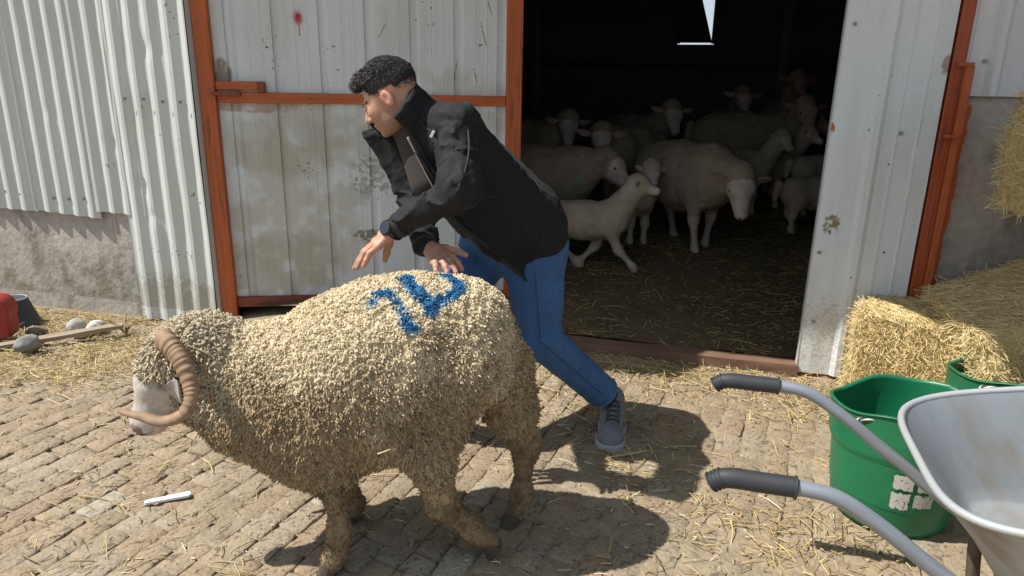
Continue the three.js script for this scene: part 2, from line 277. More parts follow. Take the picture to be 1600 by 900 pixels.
const BROWN = [0.16, 0.11, 0.055], RUST = [0.30, 0.10, 0.03];
const orange = M([0.52, 0.125, 0.034], 0.65, { map: tex(256, 256, (u, v) => { const k = 0.72 + 0.5 * pfbm(u, v, 6, 61, 5), d = clamp((pfbm(u, v, 16, 66, 3) - 0.6) * 5); return [lerp(k, 0.32, d), lerp(k, 0.5, d), lerp(k, 0.6, d)]; }), bumpMap: tex(256, 256, (u, v) => pfbm(u, v, 24, 67, 3), false), bumpScale: 0.0015 });
const redOxide = M([0.26, 0.07, 0.035], 0.75, { map: orange.map });
const screwMat = M([0.32, 0.32, 0.31], 0.5, { metalness: 0.5 });
const screwGeo = new THREE.CylinderGeometry(0.0075, 0.009, 0.006, 10).rotateX(Math.PI / 2);
const front = (name, label, category) => thing(name, label, category, wallPos(0, 0, 0), YAW);
const plaster = (seed, moss) => M(0xffffff, 0.97, {
  map: clampUV(tex(1024, 1024, (u, v) => {
    const x = u * 2, y = v * 2, a = fbm(x * 2.2, y * 2.2, seed, 5), st = fbm(x * 9, y * 1.6, seed + 4, 4), gr = fbm(x * 40, y * 40, seed + 7, 3);
    let k = 0.74 + 0.42 * a + 0.25 * (st - 0.5) + 0.36 * (gr - 0.5), c = [0.44 * k, 0.405 * k, 0.36 * k];
    const dk = clamp((fbm(x * 14, y * 5, seed + 12, 4) - 0.56) * 5) * 0.55; c = c.map((b, i) => lerp(b, [0.17, 0.145, 0.11][i], dk));
    if (moss) { const m = clamp((fbm(x * 11, y * 11, seed + 15, 4) - 0.28 - y * 1.25) * 4) * 0.6; c = c.map((b, i) => lerp(b, [0.15, 0.15, 0.085][i], m)); }
    return c;
  })),
  bumpMap: (() => { const t = tex(512, 512, (u, v) => 0.5 * pfbm(u, v, 10, seed, 5) + 0.5 * pfbm(u, v, 50, seed + 1, 3), false); t.repeat.set(0.8, 0.8); return t; })(), bumpScale: 0.007,
});
const plainUV = g => { const p = g.attributes.position, uv = g.attributes.uv; for (let i = 0; i < p.count; i++) uv.setXY(i, p.getX(i), p.getY(i)); return g; };
{ // left wall: plastered plinth and three lapped sheets
  const w = front('barn_wall', 'white corrugated steel wall over grey plastered plinth, left of the door', 'wall');
  const g = new THREE.BoxGeometry(4.0, 0.86, 0.14, 60, 14, 1).translate(-2.4, 0.25, -0.045); plainUV(g);
  const p = g.attributes.position; for (let i = 0; i < p.count; i++) if (p.getZ(i) > 0) p.setZ(i, p.getZ(i) + (fbm(p.getX(i) * 4, p.getY(i) * 4, 2, 3) - 0.5) * 0.02); g.computeVertexNormals();
  part('plinth', g, plaster(3, true), w);
  const sm = M(0xffffff, 0.5, { map: clampUV(steelMap(4, [0.585, 0.615, 0.59], 0.12, [], 0.88)), metalness: 0.0 });
  for (const [a, b, v0, sl, d, s] of [[-4.6, -1.385, 0.53, 0.012, 0.042, 1], [-1.4, -0.94, 0.53, 0.05, 0.046, 2], [-0.955, -0.55, 0.55, 0.03, 0.042, 3]]) {
    const m = part('corrugated_sheet', sheetGeo(PROF_A, a, b, u => v0 - sl * (u - Math.max(a, -2.0)), 3.0, { seed: s, nv: 60, dent: 0.0009, phase: 0.02 * s, bumps: s === 3 ? [[-0.8, 0.95, 0.05, -0.008]] : [[-1.2, 1.1, 0.05, -0.006]] }), sm, w); m.position.z = d;
  }
  const sc = []; for (const [u, v] of [[-1.5, 0.62], [-1.39, 0.615], [-1.26, 0.61], [-1.15, 0.61], [-1.04, 0.62], [-1.61, 0.63], [-1.2, 1.15], [-0.99, 1.3], [-1.1, 1.5], [-1.3, 1.62]]) { const s = part('screw', screwGeo, M([0.16, 0.15, 0.14], 0.6), w); s.position.set(u, v, 0.052); }
}
{ // forward sheet beside the door, reaching the ground
  const w = front('corrugated_panel', 'tall dented corrugated steel panel reaching the ground beside the orange post', 'panel');
  const sm = M(0xffffff, 0.5, { map: clampUV(steelMap(9, [0.61, 0.64, 0.61], 0.22, [patchSpot(1.5, 0.0, 0.5, 0.24, [0.28, 0.24, 0.17], 0.5, 60, 0.46)], 0.84)) });
  const m = part('sheet', sheetGeo(PROF_L, -0.742, -0.205, -0.075, 3.0, { seed: 6, nv: 80, dent: 0.0014, phase: 0.01, bumps: [[-0.62, 0.72, 0.05, -0.02], [-0.55, 0.55, 0.035, -0.014], [-0.28, 1.14, 0.03, -0.012], [-0.46, 1.45, 0.06, -0.01]] }), sm, w); m.position.z = 0.056;
  part('edge_trim', box(0.004, 3.0, 0.045, -0.205, 1.45, 0.04), M([0.6, 0.6, 0.57], 0.5), w);
  part('bottom_rail', rbox(0.46, 0.04, 0.05, 0.004, -0.46, -0.085, 0.03), redOxide, w);
  for (const [u, v] of [[-0.51, 1.19], [-0.39, 1.18], [-0.63, 1.19], [-0.28, 1.18]]) part('screw', screwGeo, M([0.12, 0.11, 0.1], 0.6), w).position.set(u, v, 0.085);
}
{ // closed door leaf
  const w = thing('barn_door', 'dirty white steel door leaf in an orange frame, swung inward behind the man', 'door', wallPos(-0.16, 0, 0), YAW + 22.5 * D2R);
  const red = (x, y, c) => { const q = Math.hypot((x - 0.482) / 0.021, (y - 1.62) / 0.032), n = noise(x * 300, y * 300, 4); let a = clamp(1.5 - q + (n - 0.5) * 0.5); if (q > 1 && q < 2.2) a = Math.max(a, clamp((n - 0.55) * 1.6) * (2.2 - q)); if (Math.abs(x - 0.485) < 0.0028 && y < 1.62 && y > 1.53) a = 0.85; return c.map((b, i) => lerp(b, [0.42, 0.012, 0.022][i], a)); };
  const scr = (x0, y0, x1, y1, wd) => (x, y, c) => { const dx = x1 - x0, dy = y1 - y0, t = clamp(((x - x0) * dx + (y - y0) * dy) / (dx * dx + dy * dy)), d = Math.hypot(x - x0 - dx * t, y - y0 - dy * t) + (noise(x * 90, y * 90, 3) - 0.5) * 0.004; return d < wd ? c.map((b, i) => lerp(b, [0.17, 0.14, 0.11][i], 0.75)) : c; };
  // texture x = distance from the hinge
  const spots = [red, patchSpot(0.42, 0.62, 0.45, 0.55, [0.40, 0.35, 0.24], 0.45, 9, 0.44), patchSpot(0.85, 0.78, 0.16, 0.16, BROWN, 0.55, 60, 0.56), patchSpot(0.80, 0.43, 0.10, 0.05, BROWN, 0.8, 70, 0.52), patchSpot(1.03, 0.8, 0.035, 0.09, BROWN, 0.75, 14, 0.35), patchSpot(0.3, 0.25, 0.4, 0.25, [0.34, 0.29, 0.2], 0.5, 12, 0.45), patchSpot(0.5, 0.98, 0.5, 0.25, [0.33, 0.28, 0.17], 0.4, 8, 0.46), patchSpot(0.07, 1.33, 0.05, 0.09, BROWN, 0.75, 22, 0.38),
    patchSpot(0.25, 1.17, 0.35, 0.05, RUST, 0.55, 20, 0.44), patchSpot(1.2, 1.12, 0.5, 0.3, [0.36, 0.32, 0.23], 0.35, 10, 0.48),
    scr(1.46, 1.62, 1.49, 1.5, 0.003), scr(1.33, 1.42, 1.31, 1.31, 0.003), scr(0.9, 1.53, 0.94, 1.6, 0.0025), scr(1.44, 1.3, 1.42, 1.38, 0.0025), scr(1.52, 1.66, 1.50, 1.73, 0.003)];
  const sm = M(0xffffff, 0.42, { map: clampUV(steelMap(14, [0.71, 0.755, 0.755], 0.24, spots, 0.83)) });
  const g = sheetGeo(PROF_G.map(([u, q]) => [u * 0.953, q * 1.4]), 0.03, 1.62, 0.04, 2.55, { seed: 11, nv: 50, dent: 0.0008, phase: 0.127 });
  const m = part('sheet', g, sm, w); m.position.z = -0.03;
  part('hinge_post', rbox(0.08, 2.75, 0.05, 0.005, -0.005, 1.23, -0.005), orange, w);
  part('closing_post', rbox(0.088, 2.6, 0.05, 0.005, 1.647, 1.32, -0.01), orange, w);
  part('middle_rail', rbox(1.566, 0.056, 0.03, 0.004, 0.819, 1.206, -0.02), orange, w);
  part('bottom_rail', rbox(1.566, 0.06, 0.03, 0.004, 0.819, 0.05, -0.02), redOxide, w);
  part('bolt_bar', rbox(0.24, 0.045, 0.03, 0.005, 0.156, 1.268, -0.006), orange, w);
  part('bolt_bar', rbox(0.15, 0.02, 0.03, 0.004, 0.09, 1.226, 0.012), redOxide, w);
  part('bolt_plate', rbox(0.04, 0.055, 0.034, 0.004, 0.27, 1.262, -0.006), redOxide, w);
}
{ // open door leaf on the right
  const w = front('sliding_door_leaf', 'narrow white ribbed steel door leaf at the right edge of the opening', 'door');
  const dot = (cx, cy, r, col) => (x, y, c) => Math.hypot(x - cx, y - cy) + (noise(x * 200, y * 200, 5) - 0.5) * r < r ? col : c; const off = -2.8;
  const spots = [patchSpot(2.93 + off, 1.14, 0.02, 0.03, [0.5, 0.12, 0.04], 1, 50, 0.3), patchSpot(2.99 + off, 0.73, 0.04, 0.06, [0.26, 0.21, 0.13], 1, 90, 0.55), patchSpot(3.05 + off, 0.2, 0.3, 0.26, [0.36, 0.30, 0.22], 0.45, 130, 0.66), patchSpot(3.33 + off, 1.4, 0.02, 0.05, [0.3, 0.1, 0.06], 0.7, 60, 0.5), dot(3.18 + off, 1.0, 0.004, [0.1, 0.09, 0.08]), dot(3.22 + off, 0.62, 0.005, [0.1, 0.09, 0.08]), dot(3.1 + off, 0.5, 0.004, [0.12, 0.1, 0.08])];
  const sm = M(0xffffff, 0.4, { map: clampUV(steelMap(24, [0.76, 0.80, 0.82], 0.12, spots, 0.88)) });
  const prof = [[0, 0], [0.004, 0], [0.05, 0.003], [0.062, 0.003], [0.105, 0.001], [0.142, 0.001], [0.162, 0.02], [0.185, 0.02], [0.205, 0], [0.25, 0], [0.254, 0.003], [0.262, 0.003], [0.266, 0], [0.33, 0], [0.334, 0.003], [0.342, 0.003], [0.346, 0], [0.42, 0]];
  const g = sheetGeo(prof, 2.932, 3.338, 0.02, 2.55, { seed: 16, nv: 70, dent: 0.0012, bumps: [[3.0, 0.5, 0.04, -0.006], [3.25, 1.05, 0.05, -0.012], [3.3, 0.9, 0.05, 0.01], [3.0, 1.6, 0.06, 0.008]] }); const uv = g.attributes.uv; for (let i = 0; i < uv.count; i++) uv.setX(i, uv.getX(i) + off);
  part('sheet', g, sm, w).position.z = 0.045;
  part('edge_trim', box(0.003, 2.5, 0.04, 2.93, 1.28, 0.027), M([0.62, 0.62, 0.6], 0.5), w);
  part('bottom_rail', rbox(0.4, 0.05, 0.045, 0.005, 3.06, 0.028, 0.02), redOxide, w);
  for (const [u, v] of [[2.966, 1.56], [3.085, 1.14], [3.205, 1.13], [2.958, 0.60], [2.975, 0.275]]) part('screw', screwGeo, screwMat, w).position.set(u, v, 0.05);
}
{ // door post on the right with its guide bracket, and the wall beyond
  const w = front('door_post', 'orange painted steel post with bracket right of the white door leaf', 'post');
  part('post', rbox(0.05, 2.6, 0.09, 0.006, 3.373, 1.3, 0.0), M([0.40, 0.075, 0.022], 0.5, { map: orange.map }), w);
  part('angle', rbox(0.028, 1.25, 0.05, 0.004, 3.411, 0.63, 0.035), orange, w);
  part('bracket', rbox(0.03, 0.27, 0.025, 0.004, 3.407, 1.265, 0.07), orange, w);
  part('bracket_lip', rbox(0.055, 0.016, 0.035, 0.004, 3.39, 1.405, 0.068), orange, w);
  part('bracket_lip', rbox(0.055, 0.016, 0.035, 0.004, 3.39, 1.125, 0.068), orange, w);
  const r = front('barn_wall', 'white steel sheet over grey concrete wall behind the straw bales', 'wall');
  part('plinth', plainUV(new THREE.BoxGeometry(2.6, 1.32, 0.16, 1, 1, 1).translate(4.72, 0.66, -0.085)), plaster(31, false), r);
  const sh = new THREE.Shape(); sh.moveTo(3.42, 0.0); const rr = rng(5); for (let v = 0; v <= 1.26; v += 0.012) sh.lineTo(3.445 + 0.012 * noise(v * 18, 2, 1) + 0.01 * noise(v * 60, 5, 1) + (v > 0.7 ? 0.006 : 0), v); sh.lineTo(3.42, 1.26);
  part('paint_smear', new THREE.ExtrudeGeometry(sh, { depth: 0.003, bevelEnabled: false }).translate(0, 0, -0.006), M([0.55, 0.12, 0.035], 0.6), r, 'orange paint run over onto the concrete');
  part('corrugated_sheet', sheetGeo(PROF_B, 3.40, 6.0, u => 1.285, 3.0, { seed: 21, nv: 30, dent: 0.001, phase: 0.15 }), M(0xffffff, 0.45, { map: clampUV(steelMap(34, [0.72, 0.73, 0.75], 0.12, [], 0.88)) }), r).position.z = 0.02;
  for (const [u, v] of [[3.62, 1.47], [3.47, 1.42]]) part('screw', screwGeo, screwMat, r).position.set(u, v, 0.03);
}
{
  const s = front('door_sill', 'low weathered reddish timber sill across the open doorway', 'sill');
  const g = new THREE.BoxGeometry(1.38, 0.07, 0.09, 80, 5, 5).translate(2.245, 0.022, 0.02), p = g.attributes.position; for (let i = 0; i < p.count; i++) { const n = fbm(p.getX(i) * 9, p.getY(i) * 30, p.getZ(i) * 30, 3) - 0.5; p.setY(i, p.getY(i) + n * 0.014); p.setZ(i, p.getZ(i) + n * 0.01); } plainUV(g); g.computeVertexNormals();
  part('beam', g, M([0.21, 0.115, 0.078], 0.9, { map: tex(512, 256, (u, v) => { const k = 0.6 + 0.55 * pfbm(u, v, 8, 51, 5), d = clamp((pfbm(u, v, 14, 55, 4) - 0.5) * 4); return [k, lerp(k, k * 1.15, d), lerp(k, k * 1.1, d)]; }) }), s);
}
{ // barn shell (with the part over the doorway and the roof, out of frame)
  const b = front('sheep_barn', 'dark interior shell of the sheep barn seen through the open doorway', 'barn');
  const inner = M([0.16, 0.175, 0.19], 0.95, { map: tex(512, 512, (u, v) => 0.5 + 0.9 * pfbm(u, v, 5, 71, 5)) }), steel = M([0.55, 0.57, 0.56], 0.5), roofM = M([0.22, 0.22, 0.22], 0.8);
  const D = -8.6;
  // back wall around the window opening
  const u0 = 2.0, u1 = 2.56, v0 = 1.965, v1 = 2.75;
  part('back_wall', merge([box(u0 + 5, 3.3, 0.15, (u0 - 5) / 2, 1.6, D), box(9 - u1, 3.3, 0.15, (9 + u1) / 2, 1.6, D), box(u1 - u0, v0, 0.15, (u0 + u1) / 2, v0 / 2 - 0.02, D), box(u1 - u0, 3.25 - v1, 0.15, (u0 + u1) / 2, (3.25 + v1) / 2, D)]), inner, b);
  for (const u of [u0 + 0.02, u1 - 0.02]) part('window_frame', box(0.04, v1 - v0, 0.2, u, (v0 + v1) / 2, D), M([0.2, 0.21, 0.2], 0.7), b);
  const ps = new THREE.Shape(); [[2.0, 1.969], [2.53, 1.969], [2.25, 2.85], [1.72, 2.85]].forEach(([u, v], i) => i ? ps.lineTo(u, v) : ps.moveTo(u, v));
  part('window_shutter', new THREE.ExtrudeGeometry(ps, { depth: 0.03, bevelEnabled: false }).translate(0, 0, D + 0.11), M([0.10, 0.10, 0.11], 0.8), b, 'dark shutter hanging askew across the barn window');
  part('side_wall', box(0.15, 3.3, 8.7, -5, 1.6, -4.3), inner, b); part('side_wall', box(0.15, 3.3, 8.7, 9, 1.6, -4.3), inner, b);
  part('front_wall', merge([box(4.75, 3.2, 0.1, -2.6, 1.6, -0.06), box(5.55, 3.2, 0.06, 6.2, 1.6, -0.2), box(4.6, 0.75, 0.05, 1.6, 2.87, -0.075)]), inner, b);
  part('roof', box(14.4, 0.12, 8.8, 2, 3.3, -4.33), roofM, b);
  const sh = new THREE.Shape(); [[-1.0, 0], [-1.0, 1.0], [0.42, 1.0], [0.6, 0.72], [1.5, 0.74], [1.60, 0.84], [1.83, 1.43], [2.2, 2.2], [6.5, 2.2], [6.5, 0]].forEach(([u, d], i) => i ? sh.lineTo(u, -d) : sh.moveTo(u, -d));  // unseen sheet, outline shaped to cast shade on door leaf, sill and bale
  part('shade_canopy', new THREE.ExtrudeGeometry(sh, { depth: 0.03, bevelEnabled: false }).rotateX(-Math.PI / 2).translate(0, 3.0, 0), steel, b);
  for (const u of [0.4, 3.3]) part('roof_post', box(0.09, 3.2, 0.09, u, 1.6, -5.6), M([0.1, 0.08, 0.07], 0.8), b);
  part('purlin', box(9, 0.1, 0.08, 2.5, 1.62, D + 0.12), M([0.09, 0.07, 0.06], 0.9), b);
  const fg = new THREE.PlaneGeometry(13.9, 8.5, 200, 140).rotateX(-Math.PI / 2).translate(2, 0.0, -4.3), p = fg.attributes.position; for (let i = 0; i < p.count; i++) p.setY(i, floorY(p.getZ(i)) + 0.04 * (fbm(p.getX(i) * 2, p.getZ(i) * 2, 5, 4) - 0.5)); fg.computeVertexNormals();
  const f = new THREE.Group(); f.name = 'barn_floor'; f.userData = { kind: 'structure', label: 'dark trodden dung and straw floor inside the barn' }; f.position.copy(b.position); f.rotation.y = YAW; scene.add(f);
  const fm = soilMap.clone(); fm.repeat.set(9, 6); const fb = soilBump.clone(); fb.repeat.set(9, 6);
  part('bedding', fg, M([0.44, 0.38, 0.28], 1, { map: fm, bumpMap: fb, bumpScale: 0.02 }), f);
}
// ---------- straw ----------
function strand(len, wd, lift, side) { // a bent flattened stalk, real dimensions
  const n = 3, pos = [], idx = [];
  for (let i = 0; i <= n; i++) { const t = i / n - 0.5, q = 0.25 - t * t; for (const [a, b] of [[-0.5, 0], [0, 0.4], [0.5, 0], [0, -0.35]]) pos.push(t * len, b * wd + q * lift * len, a * wd + q * side * len); }
  for (let i = 0; i < n; i++) for (let k = 0; k < 4; k++) { const a = i * 4 + k, b = i * 4 + (k + 1) % 4; idx.push(a, b, a + 4, b, b + 4, a + 4); }
  idx.push(0, 2, 1, 0, 3, 2); const e = n * 4; idx.push(e, e + 1, e + 2, e, e + 2, e + 3);
  const g = new THREE.BufferGeometry(); g.setAttribute('position', new THREE.Float32BufferAttribute(pos, 3)); g.setIndex(idx); g.computeVertexNormals(); return g;
}
const strands = [strand(0.05, 0.0028, 0.12, 0.12), strand(0.085, 0.003, 0.1, -0.15), strand(0.12, 0.003, 0.08, 0.2), strand(0.025, 0.0034, 0.1, 0.15), strand(0.17, 0.0034, 0.06, -0.12), strand(0.012, 0.0045, 0.1, 0)];
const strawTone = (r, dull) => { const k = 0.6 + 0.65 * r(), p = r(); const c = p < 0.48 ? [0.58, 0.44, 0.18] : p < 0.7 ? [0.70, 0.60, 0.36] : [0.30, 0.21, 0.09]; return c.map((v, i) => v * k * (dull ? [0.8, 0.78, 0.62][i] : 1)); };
const strawMat = M(0xffffff, 0.6);
function scatter(name, label, n, seed, spot, tilt, dull, weights = [0.26, 0.13, 0.05, 0.33, 0.015, 0.2]) {
  const r = rng(seed), L = strands.map(() => []), e = new THREE.Euler(), q = new THREE.Quaternion();
  let guard = 0, got = 0;
  while (got < n && guard++ < n * 30) {
    const p = spot(r); if (!p) continue; got++;
    let w = r(), k = 0; while (k < weights.length - 1 && w > weights[k]) { w -= weights[k]; k++; }
    e.set((r() - 0.5) * 1.2, r() * 6.283, (r() - 0.5) * tilt); const s = 0.75 + 0.6 * r(), th = 0.55 + 0.8 * r();
    L[k].push({ m: new THREE.Matrix4().compose(V(...p), q.setFromEuler(e), V(s, th, th)), c: strawTone(r, dull) });
  }
  const top = new THREE.Group(); top.name = name; top.userData = { kind: 'stuff', label }; scene.add(top);
  L.forEach((l, i) => { if (l.length) instances('straw', strands[i], strawMat, l, top); });
}
const toWall = (x, z) => [(x - WO.x) * WU.x + (z - WO.z) * WU.z, (x - WO.x) * WN.x + (z - WO.z) * WN.z];
scatter('loose_straw', 'loose yellow straw strewn over the paved yard', 14000, 5, r => {
  const x = lerp(-3.6, 2.3, r()), z = lerp(-4.3, -1.0, r()), [u, d] = toWall(x, z); if (d < 0.06) return null;
  const cl = fbm(x * 2.3, z * 2.3, 9, 4);
  let p = 0.035 + 0.10 * clamp((cl - 0.45) * 5);
  p += 1.6 * sstep(-1.4, -2.0, x) * sstep(-2.6, -3.1, z) * clamp((cl - 0.25) * 4); // heap along the left wall
  p += 0.42 * sstep(0.7, 0.1, d) * sstep(0.6, 1.6, u) * clamp((cl - 0.25) * 4);
  p += 0.2 * sstep(0.2, 0.7, x) * sstep(-1.9, -2.4, z) * clamp((cl - 0.38) * 4);
  p += 0.22 * sstep(-0.6, 0.0, x) * sstep(-1.3, -1.7, z) * clamp((cl - 0.42) * 5);
  if (r() * 1.3 > p) return null;
  return [x, Math.max(soilH(x, z), dip(x, z) + 0.001) + 0.003 + r() * r() * 0.014 * (p > 0.4 ? 1.6 : 1), z];
}, 0.28, false);
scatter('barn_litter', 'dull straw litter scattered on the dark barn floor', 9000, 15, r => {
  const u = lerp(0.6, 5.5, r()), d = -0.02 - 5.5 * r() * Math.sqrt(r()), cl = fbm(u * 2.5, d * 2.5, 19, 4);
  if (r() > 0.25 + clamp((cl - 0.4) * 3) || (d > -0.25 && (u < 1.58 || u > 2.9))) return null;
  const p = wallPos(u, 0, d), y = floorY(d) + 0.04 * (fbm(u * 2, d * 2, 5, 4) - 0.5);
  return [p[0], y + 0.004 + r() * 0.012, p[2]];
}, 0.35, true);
// ---------- the ram ----------
function ringlet(seed, turns, seg = 12, sides = 5) { // a tight curl, unit height along +y
  const r = rng(seed), a = r() * 6.28, pts = [], rad = [];
  for (let i = 0; i <= seg; i++) { const t = i / seg, q = a + t * turns * 6.283; pts.push([Math.cos(q) * 0.27 * (1 - 0.3 * t), t, Math.sin(q) * 0.27 * (1 - 0.3 * t)]); rad.push((0.31 - 0.08 * t) * (i === seg ? 0.55 : 1)); }
  return tube(pts, rad, sides, seg);
}
function lockGeo(seed, curl, seg = 6, sides = 6) { // one lock of wool, unit length along +y
  const r = rng(seed), a = r() * 6.28, pts = [], rad = [];
  for (let i = 0; i <= seg; i++) { const t = i / seg; pts.push([curl * Math.sin(t * 5 + a) * 0.5 * t, t, curl * Math.cos(t * 5.5 + a) * 0.5 * t]); rad.push(0.5 * (0.75 + 0.35 * Math.sin(t * Math.PI)) * (t > 0.85 ? 0.55 : 1)); }
  return tube(pts, rad, sides, seg);
}
const ramWoolBones = [
  capsule([-0.138, 0.636, -1.77], [-0.242, 0.605, -1.76], 0.168, 0.206), capsule([-0.242, 0.605, -1.76], [-0.366, 0.535, -1.75], 0.204, 0.252), capsule([-0.366, 0.535, -1.75], [-0.555, 0.465, -1.73], 0.252, 0.230),
  capsule([-0.555, 0.455, -1.73], [-0.69, 0.48, -1.70], 0.225, 0.15), capsule([-0.69, 0.52, -1.70], [-0.80, 0.60, -1.68], 0.16, 0.108), capsule([-0.72, 0.47, -1.69], [-0.82, 0.52, -1.67], 0.115, 0.085),
  ellipsoid([-0.815, 0.625, -1.675], [0.092, 0.088, 0.095]),
];
const legBones = {
  nearHind: [capsule([-0.13, 0.56, -1.69], [-0.215, 0.39, -1.64], 0.10, 0.078), capsule([-0.215, 0.39, -1.64], [-0.186, 0.20, -1.64], 0.074, 0.043), capsule([-0.182, 0.195, -1.64], [-0.095, 0.105, -1.665], 0.042, 0.028), capsule([-0.095, 0.098, -1.665], [-0.052, 0.05, -1.685], 0.034, 0.031)],
  farHind: [capsule([-0.03, 0.52, -1.83], [0.0, 0.39, -1.84], 0.10, 0.070), capsule([0.0, 0.39, -1.84], [0.050, 0.255, -1.86], 0.066, 0.042), capsule([0.050, 0.255, -1.86], [0.042, 0.10, -1.85], 0.038, 0.027), capsule([0.042, 0.10, -1.85], [0.022, 0.04, -1.842], 0.033, 0.031)],
  nearFore: [capsule([-0.50, 0.36, -1.64], [-0.461, 0.24, -1.62], 0.085, 0.036), capsule([-0.461, 0.24, -1.62], [-0.459, 0.13, -1.615], 0.032, 0.028), capsule([-0.459, 0.13, -1.615], [-0.470, 0.06, -1.61], 0.027, 0.025), capsule([-0.470, 0.06, -1.61], [-0.484, 0.03, -1.607], 0.029, 0.03)],
  farFore: [capsule([-0.54, 0.36, -1.82], [-0.53, 0.22, -1.84], 0.085, 0.04), capsule([-0.53, 0.22, -1.84], [-0.50, 0.13, -1.84], 0.036, 0.03), capsule([-0.50, 0.13, -1.84], [-0.475, 0.06, -1.845], 0.027, 0.025), capsule([-0.475, 0.06, -1.845], [-0.482, 0.03, -1.845], 0.029, 0.03)],
};
const faceBones = [capsule([-0.865, 0.62, -1.655], [-0.905, 0.555, -1.645], 0.070, 0.058), capsule([-0.905, 0.555, -1.645], [-0.945, 0.452, -1.63], 0.054, 0.038), capsule([-0.888, 0.53, -1.645], [-0.925, 0.445, -1.632], 0.052, 0.034), ellipsoid([-0.950, 0.438, -1.628], [0.032, 0.028, 0.03])];
const ramTorso = blend(ramWoolBones, 0.09), ramLegs = blend(Object.values(legBones).flat(), 0.045), ramFace = blend(faceBones, 0.03);
const OFF = 0.012;
const squeezeZ = z => -1.74 + (z + 1.74) * 1.12;
const ramSDF = (x, y, z) => sminK(sminK(ramTorso(x, y, squeezeZ(z)) + OFF, ramLegs(x, y, z), 0.05), ramFace(x, y, z), 0.03);
const inFace = (x, y, z) => x < -0.855 && y < 0.585 - (x + 0.9) * 0.2 + 0.02 * (noise(x * 60, y * 60, z * 60) - 0.5);
const mudLine = (x, y, z) => y < 0.275 + 0.05 * (noise(x * 9, 1, z * 9) - 0.5) + (x > -0.3 && x < -0.02 && z > -1.75 ? -0.05 : 0);
const paintLines = [
  [[-0.355, 0.788, -1.64], [-0.342, 0.803, -1.666], [-0.329, 0.811, -1.676], [-0.299, 0.802, -1.65], [-0.281, 0.788, -1.627], [-0.266, 0.771, -1.609], [-0.259, 0.752, -1.591], [-0.232, 0.739, -1.585]],
  [[-0.28, 0.829, -1.739], [-0.263, 0.823, -1.705], [-0.249, 0.814, -1.683], [-0.23, 0.802, -1.662], [-0.212, 0.789, -1.645], [-0.199, 0.773, -1.628], [-0.191, 0.783, -1.644], [-0.177, 0.793, -1.662], [-0.153, 0.799, -1.68], [-0.138, 0.805, -1.698], [-0.133, 0.812, -1.722], [-0.155, 0.82, -1.747], [-0.177, 0.822, -1.783]],
];
function segD(px, py, pz, a, b) { const dx = b[0] - a[0], dy = b[1] - a[1], dz = b[2] - a[2], t = clamp(((px - a[0]) * dx + (py - a[1]) * dy + (pz - a[2]) * dz) / (dx * dx + dy * dy + dz * dz)); return Math.hypot(px - a[0] - dx * t, py - a[1] - dy * t, pz - a[2] - dz * t); }
function paintAt(x, y, z) { let d = 9; for (const l of paintLines) for (let i = 0; i < l.length - 1; i++) d = Math.min(d, segD(x, y + 0.009, z - 0.004, l[i], l[i + 1])); return d; }
// clean cream locks on the back, locks with dirty brown tips over the flanks, flank shade painted in by height
function woolTone(x, y, z, fine) {
  const clump = fbm(x * 12, y * 12, z * 12, 3), patch = fbm(x * 6 + 4, y * 6, z * 6, 4), pd = paintAt(x, y, z) + (fine - 0.5) * 0.008;
  if (pd < 0.0172) { const q = 0.7 + 0.5 * fine; return [0.022 * q, 0.125 * q, 0.27 * q]; }
  const dirtShade = clamp((0.66 - y) * 2.4 + (patch - 0.5) * 1.8 + 0.2), grain = noise(x * 210, y * 210, z * 210) * 0.6 + 0.4 * noise(x * 80, y * 80, z * 80), k = 0.86 + 0.24 * clump + 0.14 * (fine - 0.5);
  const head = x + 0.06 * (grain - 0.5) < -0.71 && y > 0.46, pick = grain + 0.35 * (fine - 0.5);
  const c = head ? (pick < 0.42 ? [0.36, 0.29, 0.195] : [0.52, 0.44, 0.305]) : pick < dirtShade * 0.85 ? (fine < 0.4 ? [0.29, 0.21, 0.115] : [0.37, 0.275, 0.155]) : pick < dirtShade * 1.1 + 0.12 ? [0.46, 0.36, 0.225] : [0.60, 0.50, 0.325];
  return c.map((v, i) => v * k * (pd < 0.021 ? [0.5, 0.72, 1.2][i] : 1));
}
